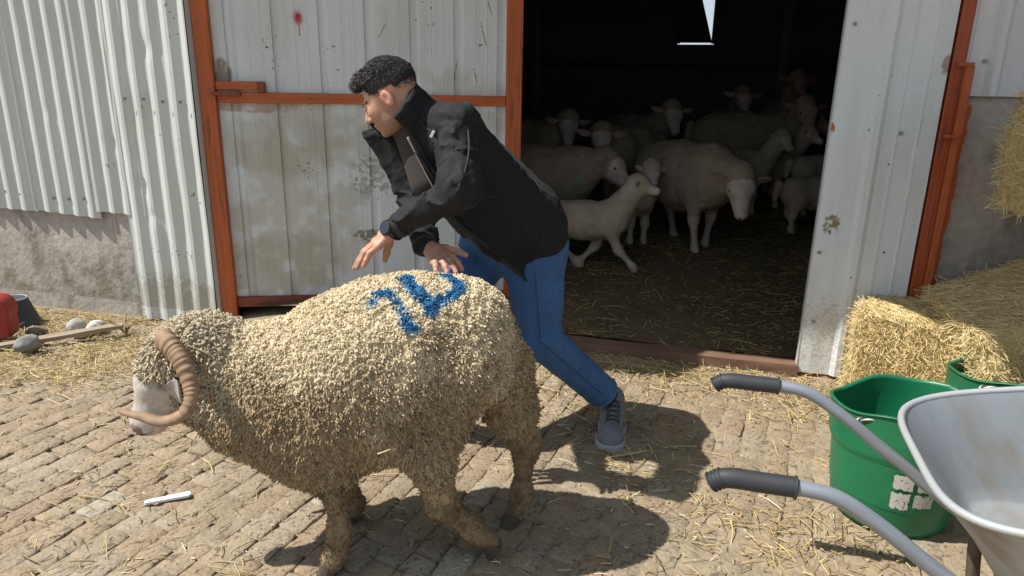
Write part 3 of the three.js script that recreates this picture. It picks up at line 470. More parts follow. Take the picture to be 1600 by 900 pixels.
{
  const ram = thing('ram', 'large horned ram with thick curly cream fleece marked in blue paint, walking left', 'ram');
  ram.position.set(-0.35, 0, -1.74); const inv = [0.35, 0, 1.74];
  const wr = (x, y, z) => {
    const d = ramSDF(x, y, z); if (d > 0.05 || d < -0.05) return d;
    if (inFace(x, y, z)) return d - (noise(x * 60, y * 60, z * 60) - 0.5) * 0.003;
    const leg = y < 0.27, up = sstep(0.42, 0.66, y), fr = leg ? 75 : 56, q = noise(x * 11, y * 11, z * 11), [a, b] = worley(x * fr + 2 * q, y * lerp(30, 56, up) + q, z * fr);
    return d - (leg ? 0.35 : 1) * ((0.5 - a) * 0.021 + (noise(x * 13, y * 13, z * 13) - 0.5) * 0.018) + 0.004;
  };
  const g = surf(wr, [-1.05, 0.0, -2.05], [0.2, 0.86, -1.42], 0.0052);
  colorize(g, (x, y, z) => {
    const n = fbm(x * 30, y * 30, z * 30, 3), f = noise(x * 110, y * 110, z * 110);
    if (inFace(x, y, z)) { const nose = Math.hypot(x + 0.962, y - 0.428) < 0.022 ? 1 : 0; const k = 0.85 + 0.3 * (f - 0.5); const gm = clamp((fbm(x * 38 + 3, y * 38, z * 38, 3) - 0.5) * 5); return nose ? [0.30 * k, 0.19 * k, 0.165 * k] : [lerp(0.56, 0.36, gm) * k, lerp(0.50, 0.325, gm) * k, lerp(0.44, 0.29, gm) * k]; }
    if (mudLine(x, y, z)) { const k = 0.7 + 0.5 * n + 0.5 * (f - 0.5), d = clamp((n - 0.48) * 6); return [lerp(0.25, 0.12, d) * k, lerp(0.18, 0.08, d) * k, lerp(0.10, 0.042, d) * k]; }
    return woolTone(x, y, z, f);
  });
  g.translate(...inv); part('body', g, M(0xffffff, 0.95, { vertexColors: true, bumpMap: tex(64, 64, (u, v) => pnoise(u * 32, v * 32, 32, 3), false) }), ram);
  // fleece of single locks
  const smp = sampler(g, 77), P = V(), N = V(), T = V(), S = V(), down = V(0.15, -1, 0), lists = [[], [], [], []], R = smp.R;
  const geos = [ringlet(1, 1.4), ringlet(2, 1.9), ringlet(3, 1.1), ringlet(4, 2.4)];
  for (let i = 0; i < 115000; i++) {
    smp.next(P, N); const x = P.x - inv[0], y = P.y, z = P.z - inv[2];
    if (inFace(x, y, z)) continue;
    const leg = y < 0.29 && ramLegs(x, y, z) < ramTorso(x, y, squeezeZ(z)) - 0.01, lower = leg && y < 0.25 - (x > -0.3 ? 0.03 : 0) ; if (lower && R() < 0.45) continue;
    const up = clamp((N.y - 0.25) * 1.8), head = x < -0.72 && y > 0.5, rs = 0.8 + 0.45 * R();
    // grow direction: out on the back, hanging along the flank
    T.copy(down).addScaledVector(N, -N.dot(down)).normalize();
    const dir = V().copy(N).multiplyScalar(lerp(0.55, 1.1, up)).addScaledVector(T, lerp(0.85, 0.35, up)).add(V((R() - 0.5) * 1.1, (R() - 0.5) * 0.9, (R() - 0.5) * 1.1)).normalize();
    S.set(R() - 0.5, R() - 0.5, R() - 0.5).cross(dir).normalize(); const B = V().crossVectors(S, dir);
    let len = lerp(0.017, 0.0092, up) * rs, wd = lerp(0.0052, 0.0070, up) * rs; if (head) { len *= 1.35; wd *= 1.35; } if (leg) { len = 0.012 * rs; wd = 0.0045; }
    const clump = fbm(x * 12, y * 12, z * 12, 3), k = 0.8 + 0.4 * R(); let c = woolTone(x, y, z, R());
    if (leg || mudLine(x, y, z)) { const m = clamp((clump - 0.42) * 5); c = [lerp(0.27, 0.14, m) * k, lerp(0.195, 0.095, m) * k, lerp(0.105, 0.05, m) * k]; }
    lists[Math.floor(R() * 4)].push({ m: basis(P.clone().addScaledVector(N, -0.007), S, dir, B, wd, len, wd), c });
  }
  const wm = M(0xffffff, 1.0);
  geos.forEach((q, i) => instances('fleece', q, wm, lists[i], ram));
  // horn: ribbed, curling back, down and forward
  const hp = [[-0.855, 0.672, -1.60], [-0.838, 0.688, -1.565], [-0.80, 0.668, -1.535], [-0.768, 0.625, -1.51], [-0.752, 0.578, -1.485], [-0.768, 0.543, -1.468], [-0.812, 0.528, -1.46], [-0.867, 0.534, -1.47], [-0.938, 0.532, -1.50]].map(p => [p[0] + inv[0], p[1], p[2] + inv[2]]);
  const mk = (pts, name, label) => {
    const rad = []; for (let i = 0; i <= 90; i++) { const t = i / 90; rad.push(lerp(0.031, 0.0065, Math.pow(t, 1.15)) * (1 + (t < 0.62 ? 0.07 : 0.02) * Math.sin(t * 190 + 3 * Math.sin(t * 27)) + 0.05 * (noise(t * 60, 3, 1) - 0.5)) * (t > 0.985 ? 0.7 : 1)); }
    const hg = tube(pts, rad, 14, 180, false, 0.78); colorize(hg, (x, y, z) => { const n = fbm(x * 60, y * 60, z * 60, 3), k = 0.7 + 0.6 * n; const st = 0.8 + 0.4 * noise(y * 130 + x * 60, z * 90, 3); return [0.26 * k * st, 0.165 * k * st, 0.095 * k * st]; });
    return part(name, hg, M(0xffffff, 0.7, { vertexColors: true }), ram, label);
  };
  mk(hp, 'horn'); mk(hp.map(p => [p[0] - 0.01, p[1] - 0.045, (-1.665 - (p[2] - inv[2] + 1.665)) + inv[2]]), 'horn');
  // ear, eye, nostril, mouth
  const eg = new THREE.SphereGeometry(1, 20, 14); { const p = eg.attributes.position; for (let i = 0; i < p.count; i++) { const x = p.getX(i), y = p.getY(i), z = p.getZ(i); p.setXYZ(i, x * 0.028 * (1 - 0.35 * y), y * 0.042, z * 0.007 + 0.012 * (x * x) - 0.004); } eg.computeVertexNormals(); }
  for (const s of [1, -1]) { const e = part('ear', eg, M([0.43, 0.38, 0.35], 0.9), ram); e.position.set(-0.835 + inv[0], 0.553, (s > 0 ? -1.573 : -1.76) + inv[2]); e.rotation.set(0.3 * s, -0.5 * s, -0.35); if (s < 0) e.scale.z = -1; }
  for (const s of [1, -1]) part('eye', new THREE.SphereGeometry(0.012, 14, 10), M([0.03, 0.02, 0.012], 0.15), ram).position.set(-0.912 + inv[0], 0.565, (s > 0 ? -1.598 : -1.702) + inv[2]);
  part('nostril', new THREE.SphereGeometry(0.007, 10, 8).scale(1.3, 0.7, 0.7), M([0.05, 0.025, 0.02], 0.8), ram).position.set(-0.972 + inv[0], 0.437, -1.612 + inv[2]);
  part('mouth', tube([[-0.965, 0.418, -1.604], [-0.945, 0.417, -1.594], [-0.918, 0.428, -1.598]].map(p => [p[0] + inv[0], p[1], p[2] + inv[2]]), 0.0028, 6, 10), M([0.14, 0.07, 0.06], 0.8), ram);
  // hooves, cloven
  const hoofM = M([0.075, 0.055, 0.035], 0.7);
  const hoof = (x, y, z, rx, rz = 0) => { const h = new THREE.Group(); for (const s of [-1, 1]) { const q = new THREE.CylinderGeometry(0.013, 0.019, 0.042, 10, 3); const p = q.attributes.position; for (let i = 0; i < p.count; i++) p.setX(i, p.getX(i) * 1.5 - (0.021 - p.getY(i)) * 0.35); q.computeVertexNormals(); const m = part('hoof', q, hoofM, ram); m.position.set(x + inv[0], y, z + s * 0.0165 + inv[2]); m.rotation.set(0, s * 0.12 + rx, rz); } };
  hoof(-0.484, 0.021, -1.607, 0.1); hoof(-0.482, 0.021, -1.845, 0); hoof(0.018, 0.021, -1.842, 0.2); hoof(-0.043, 0.036, -1.69, 0.2, 0.9);
  for (const [x, y, z, l, ry, rz] of [[-0.80, 0.70, -1.62, 0.06, 0.4, 0.9], [-0.765, 0.665, -1.575, 0.035, 0.2, -0.6], [-0.74, 0.66, -1.56, 0.03, 0.5, -0.9], [-0.90, 0.585, -1.575, 0.035, 0.3, 0.7], [-0.52, 0.70, -1.56, 0.03, 0.6, -0.5], [-0.30, 0.45, -1.475, 0.02, 0.2, 0.3]]) { const m = part('caught_straw', strand(l * 1.6, 0.0035, 0.15, 0.2), M([0.72, 0.62, 0.36], 0.7), ram); m.position.set(x + inv[0], y, z + inv[2]); m.rotation.set(0.3, ry, rz); let q = 0; while (ramSDF(m.position.x - inv[0], m.position.y, m.position.z - inv[2]) < 0.022 && q++ < 80) m.position.z += 0.003; }
  // twine collar
  for (let i = 0; i < 2; i++) {
    const ring = []; for (let k = 0; k < 14; k++) { const a = k / 14 * Math.PI * 2; let r = 0.26; const c = [-0.745 + 0.010 * i - 0.02 * Math.sin(a), 0.535, -1.695], dy = Math.sin(a), dz = Math.cos(a); while (r > 0.05 && ramSDF(c[0] + dy * 0.02, c[1] + dy * r, c[2] + dz * r) > 0.002) r -= 0.002; ring.push([c[0] + inv[0], c[1] + dy * (r + 0.004), c[2] + dz * (r + 0.004) + inv[2]]); }
    part('collar_cord', tube(ring, 0.0034, 7, 90, true), M([0.30, 0.21, 0.10], 0.9), ram);
  }
}
// ---------- sheep inside the barn ----------
// local frame: +x forward, origin on the floor under the body
function sheepGeo(o) {
  const { lamb = false, len = 0.62, back = 0.66, girth = 0.21, headYaw = 0, headPitch = 0.5, neckUp = 0.12, neckOut = 0.24, neckYaw = 0, step = 0, hind = 0, headScale = 1 } = o;
  const hx = len / 2, cy = back - girth, bones = [capsule([-hx + 0.05, cy + 0.01, 0], [0, cy - 0.005, 0], girth * 0.97, girth), capsule([0, cy - 0.005, 0], [hx - 0.06, cy, 0], girth, girth * 0.93)];
  const cn = Math.cos(neckYaw), sn = Math.sin(neckYaw), nb = [hx - 0.02, cy + girth * 0.35, 0], hd = [hx - 0.02 + neckOut * cn, cy + girth * 0.35 + neckUp, neckOut * -sn];
  bones.push(capsule(nb, hd, girth * (lamb ? 0.86 : 0.7), girth * (lamb ? 0.58 : 0.45)));
  const legs = []; const lr = lamb ? 0.8 : 1;
  for (const [sx, sz, ph] of [[1, 1, step], [1, -1, -step], [-1, 1, -step + hind], [-1, -1, step - hind]]) {
    const x0 = sx * (hx - 0.07), z0 = sz * girth * 0.45, top = [x0, cy - girth * 0.3, z0], kn = [x0 + ph * 0.10 + (sx < 0 ? -0.035 : 0.0), cy * 0.46, z0], ft = [x0 + ph * 0.24 + (sx < 0 ? 0 : -0.0), 0.035 + Math.abs(ph) * 0.02, z0];
    legs.push(capsule(top, kn, girth * (sx < 0 ? 0.48 : 0.36), 0.036 * lr), capsule(kn, ft, 0.030 * lr, 0.022 * lr), capsule(ft, [ft[0] + 0.015, 0.02, ft[2]], 0.024 * lr, 0.024 * lr));
  }
  const S = (lamb ? 0.68 : 1) * headScale, yaw = neckYaw + headYaw, cp = Math.cos(headPitch), sp = Math.sin(headPitch);
  const hf = [Math.cos(yaw) * cp, -sp, -Math.sin(yaw) * cp], hu = [Math.cos(yaw) * sp, cp, -Math.sin(yaw) * sp], hl = [-(hf[1] * hu[2] - hf[2] * hu[1]), -(hf[2] * hu[0] - hf[0] * hu[2]), -(hf[0] * hu[1] - hf[1] * hu[0])];
  const W = (x, y, z) => [hd[0] + (hf[0] * x + hu[0] * y + hl[0] * z) * S, hd[1] + (hf[1] * x + hu[1] * y + hl[1] * z) * S, hd[2] + (hf[2] * x + hu[2] * y + hl[2] * z) * S];
  const head = [capsule(W(-0.01, 0.01, 0), W(0.07, 0.005, 0), 0.078 * S, 0.066 * S), capsule(W(0.06, -0.005, 0), W(0.20, -0.022, 0), 0.058 * S, 0.036 * S), capsule(W(0.05, -0.035, 0), W(0.185, -0.036, 0), 0.046 * S, 0.027 * S), capsule(W(0.075, 0.03, -0.035), W(0.075, 0.03, 0.035), 0.03 * S, 0.03 * S)];
  const tail = capsule([-hx - girth * 0.8, cy + girth * 0.55, 0], [-hx - girth * 0.98, cy - girth * 0.35, 0], 0.04, 0.022);
  const body = blend(bones, girth * 0.5), lg = blend(legs, 0.045), hdS = blend(head, 0.03 * S), wool = o.wool ?? 0.012;
  const sdf = (x, y, z) => { const b = sminK(body(x, y, z * 1.08), tail(x, y, z), 0.03); let d = sminK(b, lg(x, y, z), 0.06); d = sminK(d, hdS(x, y, z), 0.045); const w = y > 0.26 * (back / 0.66) && hdS(x, y, z) > 0.03 ? 1 : 0.15; return d - w * (wool * 1.3 * (noise(x * 34 + 7, y * 34, z * 34) - 0.5) + wool * 1.5 * (noise(x * 9, y * 9 + 3, z * 9) - 0.5)); };
  const g1 = surf(sdf, [-hx - girth - 0.12, 0, -girth - 0.35], [hx + neckOut + 0.35, back + neckUp + 0.3, girth + 0.35], lamb ? 0.013 : 0.015);
  const fin = surf((x, y, z) => hdS(x, y, z), [hd[0] - 0.3 * S, hd[1] - 0.3 * S, hd[2] - 0.3 * S], [hd[0] + 0.3 * S, hd[1] + 0.3 * S, hd[2] + 0.3 * S], 0.009 * S);
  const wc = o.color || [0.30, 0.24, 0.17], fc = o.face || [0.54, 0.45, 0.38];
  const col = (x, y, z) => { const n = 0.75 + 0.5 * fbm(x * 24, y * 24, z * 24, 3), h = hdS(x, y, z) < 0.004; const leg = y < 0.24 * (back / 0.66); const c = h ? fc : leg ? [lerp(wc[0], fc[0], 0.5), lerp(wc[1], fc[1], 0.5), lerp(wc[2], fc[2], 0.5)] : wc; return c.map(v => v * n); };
  // ears: thin curved leaves
  const ears = []; for (const k of [1, -1]) { const eg = new THREE.SphereGeometry(1, 16, 12), p = eg.attributes.position; for (let i = 0; i < p.count; i++) { const x = p.getX(i), y = p.getY(i), z = p.getZ(i), t = (x + 1) / 2; p.setXYZ(i, x * 0.062, y * 0.026 * (0.6 + 0.6 * Math.sin(Math.PI * Math.min(1, t * 0.9 + 0.1))) - 0.02 * t * t, z * 0.007 + 0.01 * y * y); } eg.computeVertexNormals(); eg.deleteAttribute('uv');
    const m = new THREE.Matrix4(), ex = va(hl).multiplyScalar(k * 0.92).addScaledVector(va(hu), o.earUp ?? -0.1).addScaledVector(va(hf), -0.22).normalize(), ez = va(hf).addScaledVector(ex, -va(hf).dot(ex)).normalize(), ey = V().crossVectors(ez, ex); m.makeBasis(ex.clone().multiplyScalar(S), ey.multiplyScalar(S), ez.multiplyScalar(S)); const e = W(0.012, 0.022, k * 0.125); m.setPosition(e[0], e[1], e[2]); eg.applyMatrix4(m); ears.push(colorize(eg, (x, y, z) => [fc[0] * 0.95, fc[1] * 0.85, fc[2] * 0.82])); }
  const all = mergeGeometries([colorize(g1, col), colorize(fin, col), ...ears], false);
  const eyes = [1, -1].map(k => new THREE.SphereGeometry(0.014 * S, 12, 8).translate(...W(0.085, 0.022, k * 0.059))), nose = [1, -1].map(k => new THREE.SphereGeometry(0.0075 * S, 8, 6).translate(...W(0.232, -0.015, k * 0.014)));
  return { all, eyes, nose };
}
const fleeceMat = M(0xffffff, 0.95, { vertexColors: true }), darkEye = M([0.015, 0.012, 0.01], 0.2), noseMat = M([0.16, 0.09, 0.08], 0.8);
function sheep(name, label, cat, pos, headDeg, o) {
  const t = thing(name, label, cat, [pos[0], 0.085, pos[1]], headDeg * D2R, 'flock inside the barn'), g = sheepGeo(o);
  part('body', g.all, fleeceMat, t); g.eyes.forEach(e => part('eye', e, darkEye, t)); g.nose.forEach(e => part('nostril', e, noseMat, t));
  if (o.tag) part('ear_tag', rbox(0.05, 0.05, 0.006, 0.004), M([0.05, 0.36, 0.30], 0.6), t, 'teal ear tag').position.set(...o.tag);
  return t;
}
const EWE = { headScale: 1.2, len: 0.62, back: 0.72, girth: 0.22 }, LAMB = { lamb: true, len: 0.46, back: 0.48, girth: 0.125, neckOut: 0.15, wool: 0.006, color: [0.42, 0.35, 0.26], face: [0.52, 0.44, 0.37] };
const flock = [
  ['lamb', 'pale lamb trotting right across the doorway, closest to the man', 'lamb', [0.48, -4.61], -2, { ...LAMB, neckUp: 0.2, headPitch: 0.15, headYaw: -0.25, step: 0.75, hind: 0.25, neckOut: 0.13 }],
  ['ewe', 'ewe with a teal ear tag looking right, just behind the man\'s back', 'sheep', [0.17, -5.34], -15, { ...EWE, neckUp: 0.06, headPitch: 0.6, headYaw: -0.2, tag: [0.34, 0.52, 0.17] }],
  ['ewe', 'ewe facing the camera, leftmost head in the barn', 'sheep', [0.15, -6.91], -50, { ...EWE, neckUp: 0.17, headPitch: 0.8, headYaw: -0.75 }],
  ['ewe', 'ewe with spread ears between the leftmost head and the tagged ewe', 'sheep', [1.08, -6.41], -130, { ...EWE, neckUp: 0.11, headPitch: 0.6, headYaw: 0.6 }],
  ['lamb', 'lamb facing the camera with level ears, above the trotting lamb\'s head', 'lamb', [0.92, -5.34], -80, { ...LAMB, neckUp: 0.2, headPitch: 0.6, headYaw: -0.1, earUp: 0.05 }],
  ['ewe', 'large ewe in the middle with lowered head facing the camera', 'sheep', [1.28, -5.24], -62, { ...EWE, back: 0.76, girth: 0.235, neckUp: -0.03, neckOut: 0.27, headPitch: 0.95, headYaw: -0.5, step: 0.25, headScale: 1.28 }],
  ['ewe', 'dim ewe facing the camera behind the large middle ewe', 'sheep', [1.25, -7.36], -60, { ...EWE, neckUp: 0.22, headPitch: 0.8, headYaw: -0.4 }],
  ['ewe', 'dark ewe standing side on behind the large middle ewe', 'sheep', [2.27, -6.95], -5, { ...EWE, len: 0.7, back: 0.78, girth: 0.24, neckUp: 0.16, headPitch: 0.5, headYaw: -0.3 }],
  ['ewe', 'barely visible ewe at the very back below the window', 'sheep', [2.5, -8.43], -90, { ...EWE, neckUp: 0.31, headPitch: 0.7 }],
  ['ewe', 'ewe with narrow face looking out beside the white door leaf', 'sheep', [2.63, -7.13], -85, { ...EWE, neckUp: 0.27, headPitch: 0.75, face: [0.42, 0.3, 0.25] }],
  ['ewe', 'farthest ewe raising its head beside the white door leaf', 'sheep', [3.08, -8.43], -90, { ...EWE, back: 0.8, neckUp: 0.4, headPitch: 0.6, face: [0.34, 0.22, 0.18] }],
  ['lamb', 'lamb standing side on with its head turned to the camera', 'lamb', [1.95, -6.13], -5, { ...LAMB, back: 0.52, neckUp: 0.25, headPitch: 0.5, headYaw: -1.15, headScale: 1.15 }],
  ['lamb', 'lamb looking right above the side on lamb\'s shoulder', 'lamb', [2.27, -6.42], -20, { ...LAMB, back: 0.52, neckUp: 0.25, headPitch: 0.4, headYaw: -0.4 }],
  ['lamb', 'lamb with its rump turned, nearest to the white door leaf', 'lamb', [2.42, -5.55], 12, { ...LAMB, back: 0.45, neckUp: 0.1, headPitch: 0.5, step: -0.3, hind: -0.5 }],
  ['lamb', 'lamb partly hidden behind the white door leaf', 'lamb', [2.68, -6.12], 20, { ...LAMB, back: 0.52, neckUp: 0.12, headPitch: 0.3 }],
];
for (const [n, l, c, p, hd, o] of flock) { const t = sheep(n, l, c, p, hd, o), [, d] = toWall(p[0], p[1]); t.position.y = floorY(d) - 0.012; }
// ---------- the man ----------
{
  const O = [0.0, 0, -2.4], man = thing('person', 'man in a black zip jacket and blue jeans leaning over the ram', 'person', O);
  const rel = g => g.translate(-O[0], 0, -O[2]);
  const add = (p, v, k) => [p[0] + v[0] * k, p[1] + v[1] * k, p[2] + v[2] * k];
  const mid = (p, q, t = 0.5) => p.map((v, i) => lerp(v, q[i], t));
  const H = [0.0, 0.775, -2.44], NK = [-0.315, 1.205, -2.26], a = [-0.53, 0.777, 0.336], s = [0.618, 0.081, 0.782], f = [-0.58, -0.622, 0.523];
  const shL = [-0.178, 1.185, -2.13], elL = [-0.150, 1.015, -1.95], wrL = [-0.345, 0.885, -2.04];
  const shR = [-0.405, 1.16, -2.41], elR = [-0.325, 0.915, -2.31], wrR = [-0.272, 0.822, -2.08];
  const hipL = [0.075, 0.745, -2.40], knL = [0.103, 0.425, -2.34], anL = [0.380, 0.13, -2.485];
  const hipR = [-0.075, 0.745, -2.53], knR = [-0.235, 0.50, -2.30], anR = [-0.36, 0.11, -2.42];
  // head frame
  const hf = [-0.858, -0.5, -0.1205], hu = [-0.495, 0.866, -0.0696], hl = [-0.139, 0, 0.990], HC = [-0.376, 1.248, -2.20];
  const HS = 0.87, hw = (x, y, z) => [0, 1, 2].map(i => HC[i] + HS * (hf[i] * x + hu[i] * y + hl[i] * z));
  const loc = (x, y, z) => { const p = [(x - HC[0]) / HS, (y - HC[1]) / HS, (z - HC[2]) / HS]; return [hf, hu, hl].map(v => p[0] * v[0] + p[1] * v[1] + p[2] * v[2]); };
  const both = fn => [fn(1), fn(-1)].flat();
  const headParts = blend([ellipsoid([-0.014, 0.05, 0], [0.097, 0.09, 0.075]), ellipsoid([0.042, -0.012, 0], [0.054, 0.078, 0.06]), ellipsoid([0.030, -0.062, 0], [0.058, 0.036, 0.054])], 0.035);
  const headFine = blend([ellipsoid([0.080, -0.086, 0], [0.020, 0.016, 0.024]), capsule([0.090, 0.028, -0.034], [0.090, 0.028, 0.034], 0.011, 0.011), capsule([0.094, 0.022, 0], [0.119, -0.018, 0], 0.008, 0.012), capsule([0.104, -0.023, -0.012], [0.104, -0.023, 0.012], 0.008, 0.008), capsule([0.094, -0.050, -0.018], [0.094, -0.050, 0.018], 0.0075, 0.0075), capsule([0.090, -0.062, -0.015], [0.090, -0.062, 0.015], 0.008, 0.008), ...both(k => [ellipsoid([0.066, -0.008, 0.038 * k], [0.030, 0.026, 0.022])])], 0.012);
  const sock = both(k => [ellipsoid([0.094, 0.010, 0.031 * k], [0.011, 0.009, 0.014])]);
  const earS = blend(both(k => [ellipsoid([-0.006, 0.004, 0.074 * k], [0.019, 0.031, 0.010], [[0.97, -0.2, -0.15 * k], [0.2, 0.98, 0], [0.15 * k, 0, 0.98]])]), 0.004);
  const earDig = both(k => [ellipsoid([-0.001, 0.004, 0.086 * k], [0.010, 0.018, 0.008])]);
  const headSDF = (x, y, z) => { const [u, v, w] = loc(x, y, z); let d = sminK(headParts(u, v, w), headFine(u, v, w), 0.016); for (const q of sock) { const e = q(u, v, w); d = -sminK(-d, e, 0.008); } let e = earS(u, v, w); for (const q of earDig) e = -sminK(-e, q(u, v, w), 0.006); return sminK(d, e, 0.008) * HS; };
  const neckS = capsule(hw(-0.030, -0.03, 0), mid(NK, HC, -0.15), 0.050, 0.058);
  // hands
  const fing = (pts, r0, r1) => { const o = []; for (let i = 0; i < pts.length - 1; i++) o.push(capsule(pts[i], pts[i + 1], lerp(r0, r1, i / (pts.length - 1)), lerp(r0, r1, (i + 1) / (pts.length - 1)))); return o; };
  const LW = [-0.354, 0.877, -2.04], LK = [[-0.412, 0.832, -2.075], [-0.418, 0.834, -2.053], [-0.413, 0.832, -2.031], [-0.402, 0.828, -2.010]], LT = [[-0.478, 0.752, -2.085], [-0.487, 0.748, -2.056], [-0.472, 0.757, -2.026], [-0.445, 0.772, -1.995]];
  const leftHand = [capsule(LW, [-0.385, 0.852, -2.045], 0.024, 0.026), tri(LW, LK[0], LK[3], 0.0125), tri([-0.372, 0.85, -2.065], LK[1], LK[2], 0.013)];
  const fL = LK.map((k, i) => blend(fing([k, add(mid(k, LT[i], 0.45), [-0.45, 0.6, 0], 0.011), add(mid(k, LT[i], 0.75), [-0.3, 0.4, 0], 0.007), LT[i]], 0.0098, 0.0072), 0.006));
  const tL = blend(fing([[-0.372, 0.852, -2.066], [-0.384, 0.818, -2.085], [-0.392, 0.79, -2.088], [-0.397, 0.768, -2.083]], 0.014, 0.0085), 0.008);
  const lh = blend([...leftHand, tL], 0.012), leftSDF = (x, y, z) => { let d = lh(x, y, z); for (const q of fL) d = sminK(d, q(x, y, z), 0.006); return d; };
  const RW = [-0.270, 0.820, -2.075], RK = [[-0.200, 0.800, -2.045], [-0.207, 0.796, -2.024], [-0.218, 0.791, -2.006], [-0.233, 0.786, -1.994]];
  const RT = [[-0.150, 0.770, -1.985], [-0.165, 0.765, -1.962], [-0.190, 0.768, -1.948], [-0.222, 0.773, -1.945]];
  const rh = blend([capsule(RW, [-0.235, 0.806, -2.05], 0.025, 0.026), tri(RW, RK[0], RK[3], 0.014), tri([-0.25, 0.81, -2.05], RK[1], RK[2], 0.015), blend(fing([[-0.238, 0.808, -2.062], [-0.205, 0.812, -2.072], [-0.172, 0.808, -2.062], [-0.143, 0.799, -2.046]], 0.0155, 0.0085), 0.008)], 0.012);
  const fR = RK.map((k, i) => blend(fing([k, add(mid(k, RT[i], 0.4), [0, 1, 0], 0.010), add(mid(k, RT[i], 0.75), [0, 1, 0], 0.008), RT[i]], 0.0098, 0.0075), 0.006)), rightSDF = (x, y, z) => { let d = rh(x, y, z); for (const q of fR) d = sminK(d, q(x, y, z), 0.006); return d; };
  // whole body under the clothes, then head and hands on finer grids
  const core = blend([capsule(add(H, s, 0.07), add(NK, s, 0.09).map((v, i) => v - a[i] * 0.1), 0.085, 0.08), capsule(add(H, s, -0.07), add(NK, s, -0.09).map((v, i) => v - a[i] * 0.1), 0.085, 0.08), capsule(shL, elL, 0.042, 0.034), capsule(elL, wrL, 0.032, 0.022), capsule(shR, elR, 0.042, 0.034), capsule(elR, wrR, 0.032, 0.022), capsule(hipL, knL, 0.065, 0.048), capsule(knL, anL, 0.045, 0.032), capsule(hipR, knR, 0.065, 0.048), capsule(knR, anR, 0.045, 0.032), capsule(shL, shR, 0.04, 0.04)], 0.05);
  const skin = M(0xffffff, 0.5, { vertexColors: true, roughness: 0.5 });
  const tone = (x, y, z) => {
    const n = fbm(x * 70, y * 70, z * 70, 3), n2 = noise(x * 400, y * 400, z * 400), k = 0.9 + 0.22 * (n - 0.5); let c = [0.54 * k, 0.30 * k, 0.205 * k];
    const [u, v, w] = loc(x, y, z);
    if (Math.abs(u) < 0.16 && Math.abs(v) < 0.17 && Math.abs(w) < 0.12) {
      const lip = Math.abs(v + 0.056) < 0.011 && u > 0.082 && Math.abs(w) < 0.024 ? 1 : 0; if (lip) c = [0.46, 0.20, 0.16];
      const jaw = sstep(-0.012, -0.042, v - 0.10 * (0.05 - u) * (u < 0.05 ? 1 : 0)) * sstep(-0.05, -0.01, u), st = jaw * (0.38 + 0.45 * n2) * (lip ? 0 : 1); c = c.map((q, i) => lerp(q, [0.16, 0.10, 0.075][i], clamp(st) * 0.85));
      const side = u < 0.028 && u > -0.1 && v > -0.03 && v < 0.06 ? 0.3 * n2 : 0; c = c.map((q, i) => lerp(q, [0.06, 0.045, 0.04][i], side));
      const brow = Math.abs(v - 0.030 - 0.15 * (Math.abs(w) - 0.03)) < 0.0055 && Math.abs(w) > 0.010 && Math.abs(w) < 0.052 && u > 0.07; if (brow && n2 > 0.2) c = [0.03, 0.022, 0.018];
      const ear = Math.abs(w) > 0.068 && Math.abs(v) < 0.05 ? 1 : 0; if (ear) c = [0.56, 0.26, 0.19];
    } else { const r = noise(x * 45, y * 45, z * 45); c = [c[0] * (1 + 0.1 * (r - 0.5)), c[1] * (1.05 - 0.2 * r), c[2] * (1.05 - 0.25 * r)]; }
    return c;
  };
  const gB = surf((x, y, z) => Math.min(core(x, y, z), neckS(x, y, z)), [-0.55, 0.05, -2.68], [0.5, 1.3, -1.85], 0.014);
  const hl0 = [HC[0] - 0.17, HC[1] - 0.17, HC[2] - 0.15], hh0 = [HC[0] + 0.16, HC[1] + 0.18, HC[2] + 0.15];
  const gH = surf((x, y, z) => sminK(headSDF(x, y, z), neckS(x, y, z), 0.02), hl0, hh0, 0.0032);
  const gL = surf(leftSDF, [-0.52, 0.73, -2.12], [-0.31, 0.92, -1.97], 0.003), gR = surf(rightSDF, [-0.31, 0.745, -2.11], [-0.12, 0.86, -1.92], 0.003);
  const body = rel(mergeGeometries([gB, gH, gL, gR].map(g => colorize(g, tone)), false)); part('body', body, skin, man);
  for (const k of [1, -1]) { const e = part('eye', rel(new THREE.SphereGeometry(0.0105, 16, 12).translate(...hw(0.0855, 0.009, 0.031 * k))), M([0.55, 0.5, 0.47], 0.25), man); part('iris', rel(new THREE.SphereGeometry(0.006, 12, 8).translate(...hw(0.0915, 0.006, 0.031 * k))), M([0.02, 0.012, 0.008], 0.2), e); part('eyelid', rel(tube([hw(0.0905, 0.014, 0.017 * k), hw(0.0985, 0.0165, 0.031 * k), hw(0.090, 0.013, 0.045 * k)], 0.004, 6, 10)), M([0.42, 0.22, 0.15], 0.6), e); }
  // hair
  const cap = blend([ellipsoid([-0.014, 0.058, 0], [0.104, 0.087, 0.082]), ellipsoid([0.055, 0.102, 0], [0.050, 0.030, 0.056])], 0.03);
  const line = (u, w) => u > 0.03 ? lerp(-0.012, 0.088, sstep(0.03, 0.068, u)) : u > -0.03 ? lerp(0.042, -0.012, sstep(0.008, 0.024, u)) : lerp(-0.055, 0.045, sstep(-0.095, -0.03, u));
  const hairSDF = (x, y, z) => { const [u, v, w] = loc(x, y, z), n = noise(u * 90, v * 90, w * 90) - 0.5, up = sstep(0.05, 0.11, v), d = cap(u, v, w) + lerp(0.0035, 0.0, up) + n * lerp(0.002, 0.004, up) + (noise(u * 30 + 9, v * 30, w * 30) - 0.5) * 0.007 * up; return Math.max(d, line(u, w) - v + n * 0.006) * HS; };
  const gHair = surf(hairSDF, hl0, hh0, 0.0036); const hairM = M([0.016, 0.014, 0.014], 0.55);
